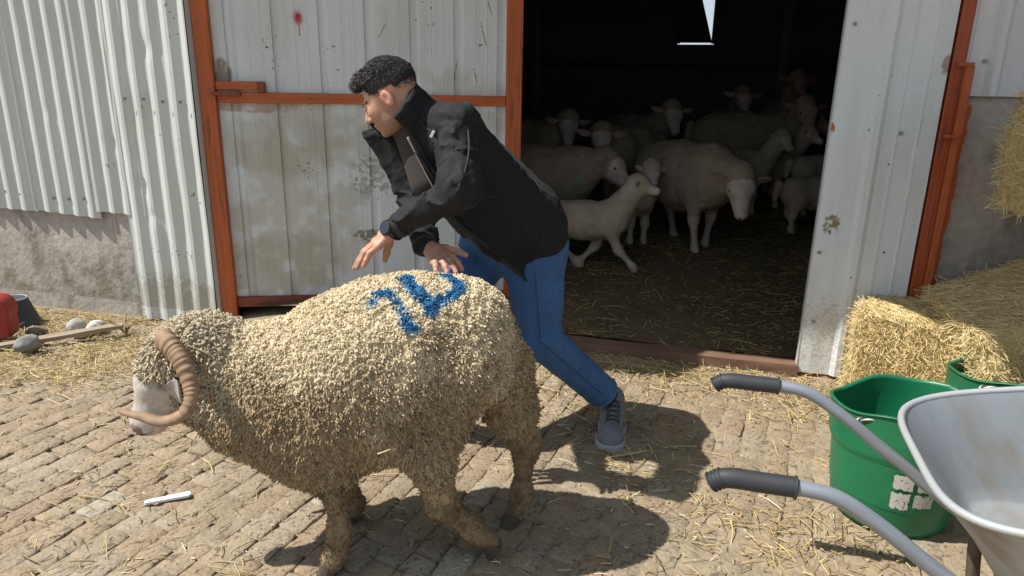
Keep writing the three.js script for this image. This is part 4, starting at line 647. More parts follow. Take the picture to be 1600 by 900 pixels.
  const hs = sampler(gHair, 5), HP = V(), HN = V(), hlists = [[], []], U = va(hu), F = va(hf);
  for (let i = 0; i < 11000; i++) { hs.next(HP, HN); const [u, v, w] = loc(HP.x, HP.y, HP.z), top = v > 0.085; const dir = HN.clone().multiplyScalar(top ? 0.45 : 0.2).addScaledVector(F, top ? 1.0 : 0.0).addScaledVector(U, top ? 0 : -0.8).add(V(hs.R() - 0.5, hs.R() - 0.5, hs.R() - 0.5).multiplyScalar(0.55)).normalize(), S = V(hs.R() - 0.5, hs.R() - 0.5, hs.R() - 0.5).cross(dir).normalize(), B = V().crossVectors(S, dir), len = (top ? 0.010 : 0.0045) * (0.7 + 0.6 * hs.R()), k = 0.7 + 0.9 * hs.R(), gr = hs.R() < 0.08 ? 3.5 : 1; hlists[i & 1].push({ m: basis(HP.clone().sub(va(O)), S, dir, B, 0.0013, len, 0.0013), c: [0.018 * k * gr, 0.015 * k * gr, 0.0145 * k * gr] }); }
  const hair = part('hair', rel(gHair), hairM, man, 'short dark hair'); [lockGeo(11, 0.5, 4, 4), lockGeo(12, 0.8, 4, 4)].forEach((g, i) => instances('hair_tufts', g, M(0xffffff, 0.45), hlists[i], hair));
  // jacket
  const fold = (x, y, z) => { const q = fbm(x * 9, y * 9, z * 9, 3), r = 1 - Math.abs(2 * noise(x * 13 + 3 * q, y * 26 + 3 * q, z * 13) - 1), r2 = 1 - Math.abs(2 * noise(x * 24 + 5, y * 30 + 4 * q, z * 24) - 1); return 0.010 * (r * r * r - 0.3) + 0.0035 * (r2 * r2 - 0.4); };
  const slv = (p, q, r0, r1) => capsule(p, q, r0, r1);
  const torso = blend([capsule(add(add(H, s, 0.085), f, -0.02), add(add(NK, a, -0.12), s, 0.10), 0.128, 0.108), capsule(add(add(H, s, -0.085), f, -0.02), add(add(NK, a, -0.12), s, -0.10), 0.128, 0.108), capsule(add(NK, a, -0.055), add(shL, a, -0.015), 0.068, 0.055), capsule(add(NK, a, -0.055), add(shR, a, -0.01), 0.072, 0.064), ellipsoid([0.04, 0.81, -2.445], [0.125, 0.12, 0.13]), capsule([0.045, 0.88, -2.47], [-0.10, 1.02, -2.40], 0.098, 0.095),
    capsule([-0.25, 1.02, -2.24], [-0.06, 0.80, -2.27], 0.07, 0.06)], 0.07);
  const panel = blend([tri([-0.215, 1.07, -2.17], [0.135, 0.90, -2.37], [-0.195, 0.905, -2.165], 0.012), tri([0.135, 0.90, -2.37], [0.05, 0.655, -2.305], [-0.195, 0.905, -2.165], 0.012), tri([0.135, 0.90, -2.37], [0.128, 0.815, -2.37], [0.05, 0.655, -2.305], 0.012)], 0.03);
  const arms = [blend([slv(shL, elL, 0.062, 0.054), slv(elL, wrL, 0.053, 0.037)], 0.03), blend([slv(shR, elR, 0.069, 0.056), slv(elR, wrR, 0.055, 0.038)], 0.03)];
  const flap = blend([tri([-0.492, 1.14, -2.305], [-0.40, 1.15, -2.29], [-0.372, 0.955, -2.29], 0.007), tri([-0.40, 1.15, -2.29], [-0.335, 0.965, -2.27], [-0.372, 0.955, -2.29], 0.008), tri([-0.492, 1.14, -2.305], [-0.44, 1.16, -2.37], [-0.372, 0.955, -2.29], 0.007)], 0.015);
  // standing collar: a ring of slats round the neck, open at the throat
  const cr = []; for (let i = 0; i <= 9; i++) { const t = lerp(-2.5, 2.2, i / 9); const b = add(add(NK, s, Math.sin(t) * 0.098), f, -Math.cos(t) * 0.094 + 0.02), bk = 0.5 + 0.5 * Math.cos(t); cr.push([add(b, a, -0.06), add(add(b, a, 0.055 + 0.035 * bk), f, 0.02 + 0.012 * bk)]); }
  const collar = (() => { const l = []; for (let i = 0; i < 9; i++) { l.push(tri(cr[i][0], cr[i + 1][0], cr[i][1], 0.0085), tri(cr[i + 1][0], cr[i + 1][1], cr[i][1], 0.0085)); } return blend(l, 0.006); })();
  const neckHole = capsule(add(add(NK, a, -0.02), f, 0.015), add(add(NK, a, 0.2), f, 0.015), 0.074, 0.082), opening = capsule(add(add(NK, f, 0.10), a, 0.03), [-0.265, 1.0, -2.115], 0.05, 0.022);
  const jacketSDF = (x, y, z) => {
    let d = sminK(torso(x, y, z), panel(x, y, z), 0.035); d = -sminK(-d, opening(x, y, z), 0.02);
    const w = 0.45 + 0.75 * sstep(0.02, 0.1, arms[0](x, y, z) < arms[1](x, y, z) ? 0.12 : 0); let e = Math.min(arms[0](x, y, z), arms[1](x, y, z));
    d = sminK(d, e, 0.028); d = sminK(d, flap(x, y, z), 0.02); d = -sminK(-d, neckHole(x, y, z), 0.012); d = sminK(d, collar(x, y, z), 0.012);
    const cuffL = Math.hypot(x - wrL[0], y - wrL[1], z - wrL[2]); return d - fold(x, y, z) * (e < 0.02 ? 1.5 : 0.6) * sstep(0.02, 0.06, cuffL);
  };
  const gJ = surf(jacketSDF, [-0.54, 0.62, -2.66], [0.22, 1.34, -1.86], 0.0068);
  colorize(gJ, (x, y, z) => { const n = 0.85 + 0.3 * fbm(x * 300, y * 300, z * 300, 2); return [0.0125 * n, 0.0135 * n, 0.0152 * n]; });
  const jm = MP(0xffffff, 0.8, { vertexColors: true, specularIntensity: 0.6, sheen: 0.22, sheenRoughness: 0.5, sheenColor: new THREE.Color(0.35, 0.36, 0.38) });
  const jacket = part('jacket', rel(gJ), jm, man, 'black softshell jacket hanging open');
  const zip = M([0.012, 0.012, 0.014], 0.7);
  part('placket', rel(tube([[-0.30, 1.10, -2.128], [-0.235, 1.0, -2.135], [-0.195, 0.90, -2.148], [-0.07, 0.78, -2.225], [0.052, 0.652, -2.298]], [0.012, 0.016, 0.018, 0.02, 0.016], 8, 40, false, 0.5)), M([0.011, 0.0115, 0.0125], 0.6), jacket);
  part('cuff', rel(tube([mid(wrL, elL, 0.10), mid(wrL, elL, 0.0)], 0.0385, 18, 4)), M([0.012, 0.0125, 0.0135], 0.65), jacket); part('cuff', rel(tube([mid(wrR, elR, 0.14), mid(wrR, elR, -0.05)], 0.0395, 18, 4)), M([0.012, 0.0125, 0.0135], 0.65), jacket);
  const onJ = (x, y) => { let z = -1.85; for (let i = 0; i < 700 && jacketSDF(x, y, z) > 0.001; i++) z -= 0.001; return [x, y, z]; };
  part('pocket_zip', rel(tube([[-0.10, 0.985], [-0.05, 0.95], [0.0, 0.905], [0.04, 0.86], [0.06, 0.80]].map(q => onJ(...q)), 0.0035, 6, 30)), zip, jacket);
  part('hem_seam', rel(tube([[0.11, 0.85], [0.085, 0.78], [0.06, 0.71]].map(q => onJ(...q)), 0.003, 6, 16)), zip, jacket);
  part('sleeve_seam', rel(tube([[-0.135, 1.17], [-0.128, 1.12], [-0.135, 1.07], [-0.15, 1.03]].map(q => onJ(...q)), 0.003, 6, 24)), zip, jacket);
  part('yoke_seam', rel(tube([[-0.29, 1.19], [-0.262, 1.165], [-0.24, 1.16]].map(q => onJ(...q)), 0.0028, 6, 16)), zip, jacket);
  part('sleeve_tag', rel(new RoundedBoxGeometry(0.008, 0.022, 0.004, 1, 0.001).rotateZ(-0.5).translate(-0.242, 1.155, -2.075)), M([0.75, 0.76, 0.76], 0.5), jacket, 'small white tag');
  // shirt at the throat
  part('shirt', rel(surf(blend([capsule(add(add(NK, f, 0.045), a, 0.0), [-0.27, 1.0, -2.19], 0.05, 0.06), capsule(add(NK, f, 0.03), add(NK, a, -0.08), 0.062, 0.07)], 0.03), [-0.48, 0.88, -2.40], [-0.14, 1.3, -2.05], 0.009)), M([0.042, 0.036, 0.033], 0.9), man, 'dark brown shirt');
  part('shirt_edge', rel(tube([[-0.325, 1.14, -2.145], [-0.285, 1.06, -2.135], [-0.245, 0.985, -2.125]], [0.009, 0.006, 0.005], 8, 20, false, 0.5)), M([0.30, 0.24, 0.21], 0.85), man, 'pale shirt edge');
  // jeans
  const jf = (x, y, z) => { const q = fbm(x * 8, y * 8, z * 8, 2), r = 1 - Math.abs(2 * noise(x * 10 + 2 * q, y * 24 + 3 * q, z * 10) - 1); const kn = Math.exp(-(((x - knL[0]) ** 2 + (y - knL[1]) ** 2 + (z - knL[2]) ** 2) / 0.012)); return (0.0035 + 0.009 * kn) * (r * r - 0.4); };
  const hem = (d, x, y, z, kn, an) => { const v = [an[0] - kn[0], an[1] - kn[1], an[2] - kn[2]], l = Math.hypot(...v); const t = ((x - kn[0]) * v[0] + (y - kn[1]) * v[1] + (z - kn[2]) * v[2]) / l; return Math.max(d, t - l * 0.955); };
  const pelvis = blend([capsule(hipL, hipR, 0.115, 0.115), capsule(H, add(H, a, 0.1), 0.13, 0.12), capsule(hipL, mid(hipL, knL, 0.6), 0.112, 0.088)], 0.05), legL = blend([capsule(hipL, knL, 0.10, 0.074), capsule(knL, anL, 0.073, 0.064)], 0.03), legR = blend([capsule(hipR, knR, 0.105, 0.074), capsule(knR, anR, 0.07, 0.062)], 0.03);
  const jeansSDF = (x, y, z) => sminK(sminK(pelvis(x, y, z), hem(legL(x, y, z), x, y, z, knL, anL), 0.03), hem(legR(x, y, z), x, y, z, knR, anR), 0.03) - jf(x, y, z);
  const gP = surf(jeansSDF, [-0.5, 0.04, -2.74], [0.5, 0.96, -2.16], 0.008);
  colorize(gP, (x, y, z) => { const n = 0.8 + 0.4 * fbm(x * 120, y * 40, z * 120, 3), w = fbm(x * 7, y * 7, z * 7, 3), k = n * (0.8 + 0.5 * w); return [0.042 * k, 0.115 * k, 0.265 * k]; });
  const jeans = part('jeans', rel(gP), M(0xffffff, 0.85, { vertexColors: true }), man, 'blue denim jeans');
  // outer seam with stitching, following the surface
  const camSide = V(-0.15, 0.2, 1).normalize(), onLeg = (p, push) => { let q = va(p).addScaledVector(camSide, 0.16); for (let i = 0; i < 200 && jeansSDF(q.x, q.y, q.z) > push; i++) q.addScaledVector(camSide, -0.0015); return [q.x, q.y, q.z]; };
  const seam = []; for (let i = 0; i <= 10; i++) seam.push(onLeg(add(mid(hipL, knL, 0.25 + 0.75 * i / 10), [1, 0, 0], 0.012), 0.001)); for (let i = 1; i <= 9; i++) seam.push(onLeg(add(mid(knL, anL, i / 9.8), [0.6, 0.6, 0], 0.012), 0.001));
  part('seam', rel(tube(seam, 0.0032, 6, 90)), M([0.036, 0.098, 0.22], 0.9), jeans);
  const cv = new THREE.CatmullRomCurve3(seam.map(va)); for (let i = 0; i < 46; i++) { const p = cv.getPointAt((i + 0.2) / 46), q = cv.getPointAt((i + 0.75) / 46), o = 0.006; part('stitch', rel(tube([[p.x + o, p.y + o * 0.4, p.z + 0.001], [q.x + o, q.y + o * 0.4, q.z + 0.001]], 0.0014, 4, 1)), M([0.2, 0.26, 0.36], 0.8), jeans); }
  { const v = va(anL).sub(va(knL)).normalize(), c = va(knL).lerp(va(anL), 0.93), n1 = V(0, 1, 0).cross(v).normalize(), n2 = V().crossVectors(v, n1), ring = []; for (let i = 0; i < 20; i++) { const t = i / 20 * Math.PI * 2, d = n1.clone().multiplyScalar(Math.cos(t)).addScaledVector(n2, Math.sin(t)), q = c.clone().addScaledVector(d, 0.1); for (let k = 0; k < 100 && jeansSDF(q.x, q.y, q.z) > 0.0005; k++) q.addScaledVector(d, -0.001); ring.push([q.x, q.y, q.z]); } part('hem', rel(tube(ring, 0.0022, 5, 60, true)), M([0.13, 0.2, 0.3], 0.9), jeans); }
  // shoes: toe towards the camera
  const shoe = (heel, toe, ank, label) => {
    const dir = va(toe).sub(va(heel)); dir.y = 0; const len = dir.length(); dir.normalize(); const sd = V(dir.z, 0, -dir.x);
    const W = (t, y, k) => [heel[0] + dir.x * t * len + sd.x * k, y, heel[2] + dir.z * t * len + sd.z * k];
    const up = blend([capsule(W(0.08, 0.055, 0), W(0.45, 0.06, 0), 0.034, 0.04), capsule(W(0.4, 0.055, 0), W(0.78, 0.045, -0.004), 0.042, 0.038), ellipsoid(W(0.82, 0.036, -0.004), [0.045, 0.034, 0.045]), capsule(W(0.14, 0.06, 0), add(ank, [0, 1, 0], 0.0), 0.036, 0.04), capsule(W(0.36, 0.075, 0), W(0.2, 0.11, 0), 0.036, 0.036)], 0.03);
    const sh = thing2('shoe', label);
    const upS = (x, y, z) => Math.max(up(x, y, z), 0.018 - y), lo = [Math.min(heel[0], toe[0]) - 0.1, 0, Math.min(heel[2], toe[2]) - 0.1], hi = [Math.max(heel[0], toe[0]) + 0.1, 0.17, Math.max(heel[2], toe[2]) + 0.1];
    const g = surf(upS, lo, hi, 0.0045); colorize(g, (x, y, z) => { const k = 0.8 + 0.4 * fbm(x * 90, y * 90, z * 90, 2); return [0.17 * k, 0.175 * k, 0.195 * k]; }); sh.geometry = rel(g); sh.material = M(0xffffff, 0.8, { vertexColors: true });
    const sole = surf((x, y, z) => Math.max(Math.max(up(x, Math.max(y, 0.045), z) - 0.008, y - 0.028), 0.001 - y), lo, hi, 0.0045); part('sole', rel(sole), M([0.36, 0.37, 0.39], 0.7), sh);
    const on = (t, k) => { const q = va(W(t, 0.2, k)); for (let i = 0; i < 200 && up(q.x, q.y, q.z) > 0.001; i++) q.y -= 0.001; return [q.x, q.y, q.z]; };
    for (let i = 0; i < 5; i++) { const t = 0.36 + i * 0.07; part('lace', rel(tube([on(t, -0.026), on(t + 0.02, 0), on(t + 0.05, 0.026)], 0.0032, 6, 10)), M([0.03, 0.032, 0.038], 0.8), sh); part('lace', rel(tube([on(t + 0.05, -0.026), on(t + 0.02, 0), on(t, 0.026)], 0.0032, 6, 10)), M([0.03, 0.032, 0.038], 0.8), sh); }
    const sideOn = (t, y, k) => { const q = va(W(t, y, k * 0.09)); for (let i = 0; i < 120 && up(q.x, q.y, q.z) > 0.0005; i++) { q.x -= sd.x * k * 0.001; q.z -= sd.z * k * 0.001; } return [q.x, q.y, q.z]; };
    for (const k of [1, -1]) for (let i = 0; i < 5; i++) { const t = 0.22 + i * 0.11; part('side_stripe', rel(tube([sideOn(t, 0.032, k), sideOn(t + 0.05, 0.055, k), sideOn(t + 0.07, 0.072, k)], 0.0028, 6, 8)), M([0.30, 0.31, 0.34], 0.7), sh); }
  };
  function thing2(name, label) { const m = new THREE.Mesh(); m.name = name; m.castShadow = m.receiveShadow = true; m.userData.label = label; man.add(m); return m; }
  shoe([0.425, 0, -2.575], [0.372, 0, -2.265], [0.405, 0.115, -2.51], 'grey running shoe with dark laces'); shoe([-0.34, 0, -2.48], [-0.52, 0, -2.26], [-0.36, 0.115, -2.42], 'grey running shoe behind the ram');
  part('sock', rel(tube([mid(anL, knL, -0.02), mid(anL, knL, 0.14)], 0.046, 14, 4)), M([0.05, 0.05, 0.06], 0.9), man);
  // watch on the left wrist
  const wv = va(wrL).sub(va(elL)).normalize(), wc = va(LW).addScaledVector(wv, 0.008), strap = part('watch', rel((() => { const n1 = V(0, 1, 0).cross(wv).normalize(), n2 = V().crossVectors(wv, n1), r = []; for (let i = 0; i < 16; i++) { const t = i / 16 * Math.PI * 2; const q = wc.clone().addScaledVector(n1, Math.cos(t) * 0.030).addScaledVector(n2, Math.sin(t) * 0.028); r.push([q.x, q.y, q.z]); } return tube(r, [0.009, 0.009], 8, 48, true, 0.35); })()), M([0.02, 0.02, 0.022], 0.5), man, 'dark wrist watch');
  const dn = V(-0.6, 0.35, 0.75), dc = wc.clone().addScaledVector(dn.clone().addScaledVector(wv, -dn.dot(wv)).normalize(), 0.030), dd = dn.clone().addScaledVector(wv, -dn.dot(wv)).normalize(), qq = new THREE.Quaternion().setFromUnitVectors(V(0, 1, 0), dd);
  const face = new THREE.CylinderGeometry(0.0225, 0.0235, 0.012, 30).applyQuaternion(qq).translate(dc.x, dc.y, dc.z); part('watch_case', rel(face), M([0.035, 0.036, 0.04], 0.3, { metalness: 0.6 }), strap);
  part('watch_glass', rel(new THREE.CylinderGeometry(0.0195, 0.0195, 0.002, 30).applyQuaternion(qq).translate(dc.x + dd.x * 0.0068, dc.y + dd.y * 0.0068, dc.z + dd.z * 0.0068)), MP([0.012, 0.018, 0.03], 0.06, { clearcoat: 1 }), strap);
}
// ---------- yard things ----------
{ // wheelbarrow: local x runs from the grips to the wheel
  const w = thing('wheelbarrow', 'grey galvanised wheelbarrow with bent tube handles and black rubber grips', 'wheelbarrow', [0.485, 0, -1.472], -16.4 * D2R);
  const dirt = (u, v, sd) => clamp((pfbm(u, v, 9, sd, 4) - 0.55) * 6);
  const galv = M(0xffffff, 0.62, { metalness: 0.15, map: tex(1024, 1024, (u, v) => { const a = pfbm(u, v, 6, 201, 5), b = pfbm(u, v, 60, 205, 3), st = dirt(u, v, 209) * 0.55, sc = pnoise(u * 200, v * 9, 200, 221) > 0.93 ? 0.06 : 0, k = 0.86 + 0.2 * a + 0.12 * (b - 0.5) + sc; return [lerp(0.27 * k, 0.22, st), lerp(0.29 * k, 0.18, st), lerp(0.305 * k, 0.13, st)]; }) });
  const outerM = M(0xffffff, 0.7, { metalness: 0.1, map: tex(512, 512, (u, v) => { const st = clamp((pfbm(u, v, 7, 231, 5) - 0.42) * 4) * 0.8, k = 0.85 + 0.3 * pfbm(u, v, 20, 235, 3); return [lerp(0.37, 0.25, st) * k, lerp(0.365, 0.19, st) * k, lerp(0.35, 0.12, st) * k]; }) });
  const steel = M(0xffffff, 0.5, { metalness: 0.25, map: tex(256, 256, (u, v) => { const st = dirt(u, v, 241) * sstep(0.35, 0.75, u) * 0.8, k = 0.85 + 0.3 * pfbm(u, v, 20, 245, 3); return [lerp(0.26, 0.2, st) * k, lerp(0.285, 0.15, st) * k, lerp(0.32, 0.1, st) * k]; }) }), rub = M([0.03, 0.032, 0.037], 0.62);
  const N = 96, tilt = 0.2, X0 = 0.42;
  const ring = ([x0, x1, hz, y, e]) => { const out = [], cx = (x0 + x1) / 2, hx = (x1 - x0) / 2; for (let i = 0; i < N; i++) { const a = i / N * Math.PI * 2, c = Math.cos(a), q = Math.sin(a), k = Math.pow(Math.pow(Math.abs(c), e) + Math.pow(Math.abs(q), e), -1 / e), x = cx + c * k * hx; out.push([x, y + tilt * (x - X0) * sstep(0.25, 0.5, y), q * k * hz]); } return out; };
  const loft = (rs, flip) => { const pos = [], idx = [], uv = []; rs.forEach((r, j) => ring(r).forEach(p => { pos.push(...p); uv.push(p[0] * 1.1 + p[1] * 0.6, p[2] * 1.1 + p[1] * 0.8); })); for (let k = 0; k < rs.length - 1; k++) for (let i = 0; i < N; i++) { const a = k * N + i, b = k * N + (i + 1) % N; flip ? idx.push(a, b, a + N, b, b + N, a + N) : idx.push(a, a + N, b, b, a + N, b + N); } const g = new THREE.BufferGeometry(); g.setAttribute('position', new THREE.Float32BufferAttribute(pos, 3)); g.setAttribute('uv', new THREE.Float32BufferAttribute(uv, 2)); g.setIndex(idx); g.computeVertexNormals(); return g; };
  const prof = [[0.43, 1.34, 0.312, 0.535, 4.5], [0.455, 1.30, 0.298, 0.50, 4.5], [0.52, 1.22, 0.272, 0.42, 5], [0.575, 1.13, 0.248, 0.345, 5.5], [0.60, 1.09, 0.235, 0.322, 6], [0.615, 1.07, 0.226, 0.314, 6], [0.66, 1.0, 0.19, 0.311, 6], [0.83, 0.84, 0.005, 0.309, 4]];
  const tray = part('tray', loft(prof), galv, w, 'grey steel tray with scratched floor');
  part('tray_outside', loft(prof.map(([a, b, h, y, e]) => [a - 0.004, b + 0.004, h + 0.004, y - 0.004, e]), true), outerM, tray, 'mud stained outside of the tray');
  part('rolled_rim', tube(ring([0.424, 1.347, 0.318, 0.537, 4.5]), 0.0085, 8, 220, true), M([0.40, 0.42, 0.43], 0.5, { metalness: 0.2 }), tray);
  part('bolt', new THREE.SphereGeometry(0.012, 12, 8).scale(1, 0.35, 1), M([0.36, 0.30, 0.2], 0.6), tray).position.set(0.67, 0.314, 0.05);
  for (const [x, y, z, r] of [[0.70, 0.314, -0.05, 0.4], [0.64, 0.318, -0.1, 1.2], [0.75, 0.314, 0.1, 2.2]]) part('grass_bit', tube([[-0.015, 0, 0], [0, 0.002, 0.004], [0.014, 0.001, -0.003]], 0.0016, 4, 4), M([0.1, 0.08, 0.05], 0.9), tray).position.set(x, y, z);
  const path = s => [[0.06, 0.55, 0.25 * s], [0.16, 0.552, 0.25 * s], [0.225, 0.545, 0.249 * s], [0.30, 0.505, 0.246 * s], [0.45, 0.40, 0.238 * s], [0.70, 0.245, 0.215 * s], [1.25, 0.19, 0.1 * s]];
  for (const s of [1, -1]) {
    part('handle', tube(path(s), 0.0158, 16, 70), steel, w);
    const z = 0.25 * s, gr = part('grip', tube([[-0.004, 0.532, z], [0.015, 0.545, z], [0.035, 0.5495, z], [0.09, 0.5505, z], [0.155, 0.552, z]], [0.0185, 0.0205, 0.0205, 0.0205, 0.0205], 18, 36), rub, w);
    for (let i = 0; i < 4; i++) part('grip_ridge', new THREE.TorusGeometry(0.0196, 0.0024, 6, 20).rotateY(Math.PI / 2).rotateZ(0.7).translate(-0.003 + i * 0.007, 0.533 + i * 0.005, z), rub, gr);
    part('grip_collar', new THREE.TorusGeometry(0.0205, 0.003, 8, 22).rotateY(Math.PI / 2).translate(0.154, 0.552, z), rub, gr);
    part('leg', tube([[0.66, 0.315, 0.235 * s], [0.68, 0.16, 0.26 * s], [0.70, 0.016, 0.265 * s]], 0.0165, 12, 20), M([0.27, 0.22, 0.17], 0.85, { map: outerM.map }), w);
    part('tray_brace', tube([[0.60, 0.335, 0.2 * s], [0.72, 0.235, 0.212 * s]], 0.009, 8, 6), steel, w);
  }
  const wheel = part('wheel', new THREE.TorusGeometry(0.15, 0.045, 14, 36).translate(1.38, 0.195, 0), rub, w); part('rim', new THREE.CylinderGeometry(0.12, 0.12, 0.04, 24).rotateX(Math.PI / 2).translate(1.38, 0.195, 0), steel, wheel);
}
const green = M([0.012, 0.175, 0.075], 0.42, { map: tex(512, 512, (u, v) => { const k = 0.85 + 0.3 * pfbm(u, v, 5, 301, 5), s = clamp((pfbm(u, v * 0.4, 24, 305, 3) - 0.62) * 6) * 0.35; return [lerp(k, 3, s), lerp(k, 1.25, s), lerp(k, 1.6, s)].map(x => x / 1.6); }), roughnessMap: tex(256, 256, (u, v) => 0.7 + 0.5 * pfbm(u, v, 10, 311, 4), false) });
green.color.multiplyScalar(1.45);
function bucket(label, pos, turn, R, H, patch) {
  const b = thing('bucket', label, 'bucket', pos, turn, 'green plastic buckets by the wheelbarrow');
  const n = 72, prof = [[0.0, 0.004], [0.76, 0.004], [0.82, 0.02], [0.86, 0.08], [0.90, 0.26], [0.915, 0.27], [0.955, 0.64], [0.985, 0.66], [1.0, 0.70], [1.005, 0.86], [1.0, 1.0], [1.03, 1.005], [1.03, 1.015], [0.985, 1.018], [0.965, 0.99], [0.97, 0.86], [0.945, 0.7], [0.9, 0.4], [0.83, 0.04], [0, 0.03]], pos2 = [], uv = [], idx = [];
  prof.forEach(([r, y], k) => { for (let i = 0; i <= n; i++) { const a = i / n * Math.PI * 2, sag = y > 0.5 ? (y - 0.5) * 2 : 0, dent = 1 + 0.035 * sag * Math.sin(a * 2 + 0.6) + 0.03 * sag * Math.sin(a * 3 + 2), dy = sag * (0.016 * Math.sin(a * 2 + 2.4) + 0.008 * Math.sin(a * 5 + 1)); pos2.push(Math.cos(a) * r * R * dent, y * H + dy, Math.sin(a) * r * R * dent); uv.push(a * R, y * H); } });
  for (let k = 0; k < prof.length - 1; k++) for (let i = 0; i < n; i++) { const a = k * (n + 1) + i, c = a + n + 1; idx.push(a, c, a + 1, a + 1, c, c + 1); }
  const g = new THREE.BufferGeometry(); g.setAttribute('position', new THREE.Float32BufferAttribute(pos2, 3)); g.setAttribute('uv', new THREE.Float32BufferAttribute(uv, 2)); g.setIndex(idx); g.computeVertexNormals(); part('tub', g, green, b);
  const wire = M([0.42, 0.42, 0.4], 0.45, { metalness: 0.6 });
  const hp = []; for (let i = 0; i <= 12; i++) { const a = i / 12 * Math.PI; hp.push([-Math.cos(a) * R * 1.03, H * 0.96 + 0.035 * Math.sin(a) + 0.006 * Math.sin(a * 7), Math.sin(a) * R * 0.45]); }
  part('wire_handle', tube(hp, 0.0038, 7, 40), wire, b);
  for (const s of [-1, 1]) part('handle_eye', new THREE.TorusGeometry(0.012, 0.004, 8, 16).translate(s * R * 1.035, H * 0.955, 0), wire, b);
  if (patch) { // four worn scraps of a pale label
    const mk = (a0, a1, y0, y1, seed) => { const m = 16, pp = [], ii = []; for (let j = 0; j <= m; j++) for (let i = 0; i <= m; i++) { const ea = (i === 0 || i === m) ? (noise(j * 1.7, seed, 1) - 0.5) * 0.02 : 0, ey = (j === 0 || j === m) ? (noise(i * 1.7, seed, 7) - 0.5) * 0.007 : 0; const a = lerp(a0, a1, i / m) + ea, y = lerp(y0, y1, j / m) + ey, r = R * lerp(0.9, 0.957, clamp((y / H - 0.26) / 0.38)) * 1.0 + 0.004; pp.push(Math.cos(a) * r, y, Math.sin(a) * r); }
      const rr = rng(seed); for (let j = 0; j < m; j++) for (let i = 0; i < m; i++) { if (fbm(i * 1.3, j * 0.6, seed, 2) > 0.74) continue; const a = j * (m + 1) + i, c = a + m + 1; ii.push(a, c, a + 1, a + 1, c, c + 1); } const q = new THREE.BufferGeometry(); q.setAttribute('position', new THREE.Float32BufferAttribute(pp, 3)); q.setIndex(ii); q.computeVertexNormals(); return q; };
    const pm = M([0.55, 0.53, 0.49], 0.9, { side: THREE.DoubleSide });
    [[1.95, 2.23, 0.33, 0.45], [2.29, 2.55, 0.30, 0.45], [1.91, 2.21, 0.48, 0.6], [2.28, 2.55, 0.48, 0.61]].forEach(([a, c, y0, y1], i) => part('label_scrap', mk(a, c, y0 * H, y1 * H, 3 + i), pm, b, 'worn pale scrap of a square label'));
  }
  return b;
}
bucket('dented green plastic bucket with worn pale label squares, beside the wheelbarrow', [1.225, 0.002, -1.95], 0.45, 0.2, 0.37, true);
bucket('green plastic bucket half hidden behind the wheelbarrow tray, at the right edge', [1.75, 0.002, -2.2], 0.45, 0.2, 0.37, false);
// straw bales
function bale(label, pos, turn, w, h, d, seed, n, tiltZ = 0) {
  const b = thing('straw_bale', label, 'bale', pos, turn, 'straw bales against the wall'); b.rotation.z = tiltZ;
  const g = new THREE.BoxGeometry(w, h, d, 40, 22, 30).translate(0, h / 2, 0), p = g.attributes.position;
  for (let i = 0; i < p.count; i++) { let x = p.getX(i), y = p.getY(i), z = p.getZ(i); const f = v => Math.sign(v) * Math.pow(Math.abs(v), 1); const n1 = fbm(x * 9 + seed, y * 9, z * 9, 3) - 0.5, r = 1 + n1 * 0.09; const yy = y - h / 2, kx = Math.abs(x) / (w / 2), ky = Math.abs(yy) / (h / 2), kz = Math.abs(z) / (d / 2), round = 1 - 0.05 * Math.max(0, kx + ky + kz - 2.1); p.setXYZ(i, x * r * round, Math.max(0.002, h / 2 + yy * r * round), z * r * round); }
  const m = mergeVertices((() => { const q = g.clone(); q.deleteAttribute('uv'); q.deleteAttribute('normal'); return q; })()); m.computeVertexNormals();
  part('core', m, M([0.62, 0.50, 0.25], 0.9), b);
  const s = sampler(m, seed), P = V(), N = V(), L = strands.map(() => []), R = s.R;
  for (let i = 0; i < n; i++) {
    s.next(P, N); const top = N.y > 0.7; if (N.y < -0.5) continue;
    let dir; if (top) { dir = V(0.35 + (R() - 0.5) * 1.3, (R() - 0.45) * 0.25, 0.9 + (R() - 0.5) * 1.3); } else dir = V(R() - 0.5, R() - 0.5, R() - 0.5).addScaledVector(N, (R() < 0.3 ? 0.55 : 0.1)); dir.normalize();
    const up = N.clone().addScaledVector(dir, -N.dot(dir)).normalize(), side = V().crossVectors(dir, up);
    const k = [0, 1, 2, 3][Math.floor(R() * 3.4)], sc = 0.6 + 0.5 * R(), th = 0.45 + 0.65 * R(), kk = 0.72 + 0.42 * R(), c = (R() < 0.8 ? [0.83, 0.68, 0.36] : [0.6, 0.43, 0.17]).map(v => v * kk);
    L[k].push({ m: basis(P.clone().addScaledVector(N, 0.004 + R() * 0.006), dir, up, side, sc, th, th), c });
  }
  L.forEach((l, i) => { if (l.length) instances('stalks', strands[i], strawMat, l, b); });
  return b;
}
bale('large straw bale lying at the wall behind the green buckets', [1.995, 0, -2.535], -39 * D2R, 1.1, 0.42, 0.44, 41, 30000);
const wb = (u, v, d) => wallPos(u, v, d);
bale('flattened straw bale sloping up to the wall behind the front bale', wb(3.9, 0.27, 0.40), YAW, 0.8, 0.40, 0.62, 43, 15000, 0.4);
bale('straw bale on the ground under the stack beyond the right edge', wb(4.75, 0.0, 0.5), YAW, 1.0, 0.45, 0.6, 57, 2000);
bale('straw bale holding up the high bale beyond the right edge', wb(4.72, 0.46, 0.62), YAW, 1.0, 0.44, 0.5, 53, 3000);
bale('straw bale end poking in high up at the right edge', wb(3.97, 0.90, 0.62), YAW + 0.15, 1.0, 0.40, 0.5, 47, 12000);
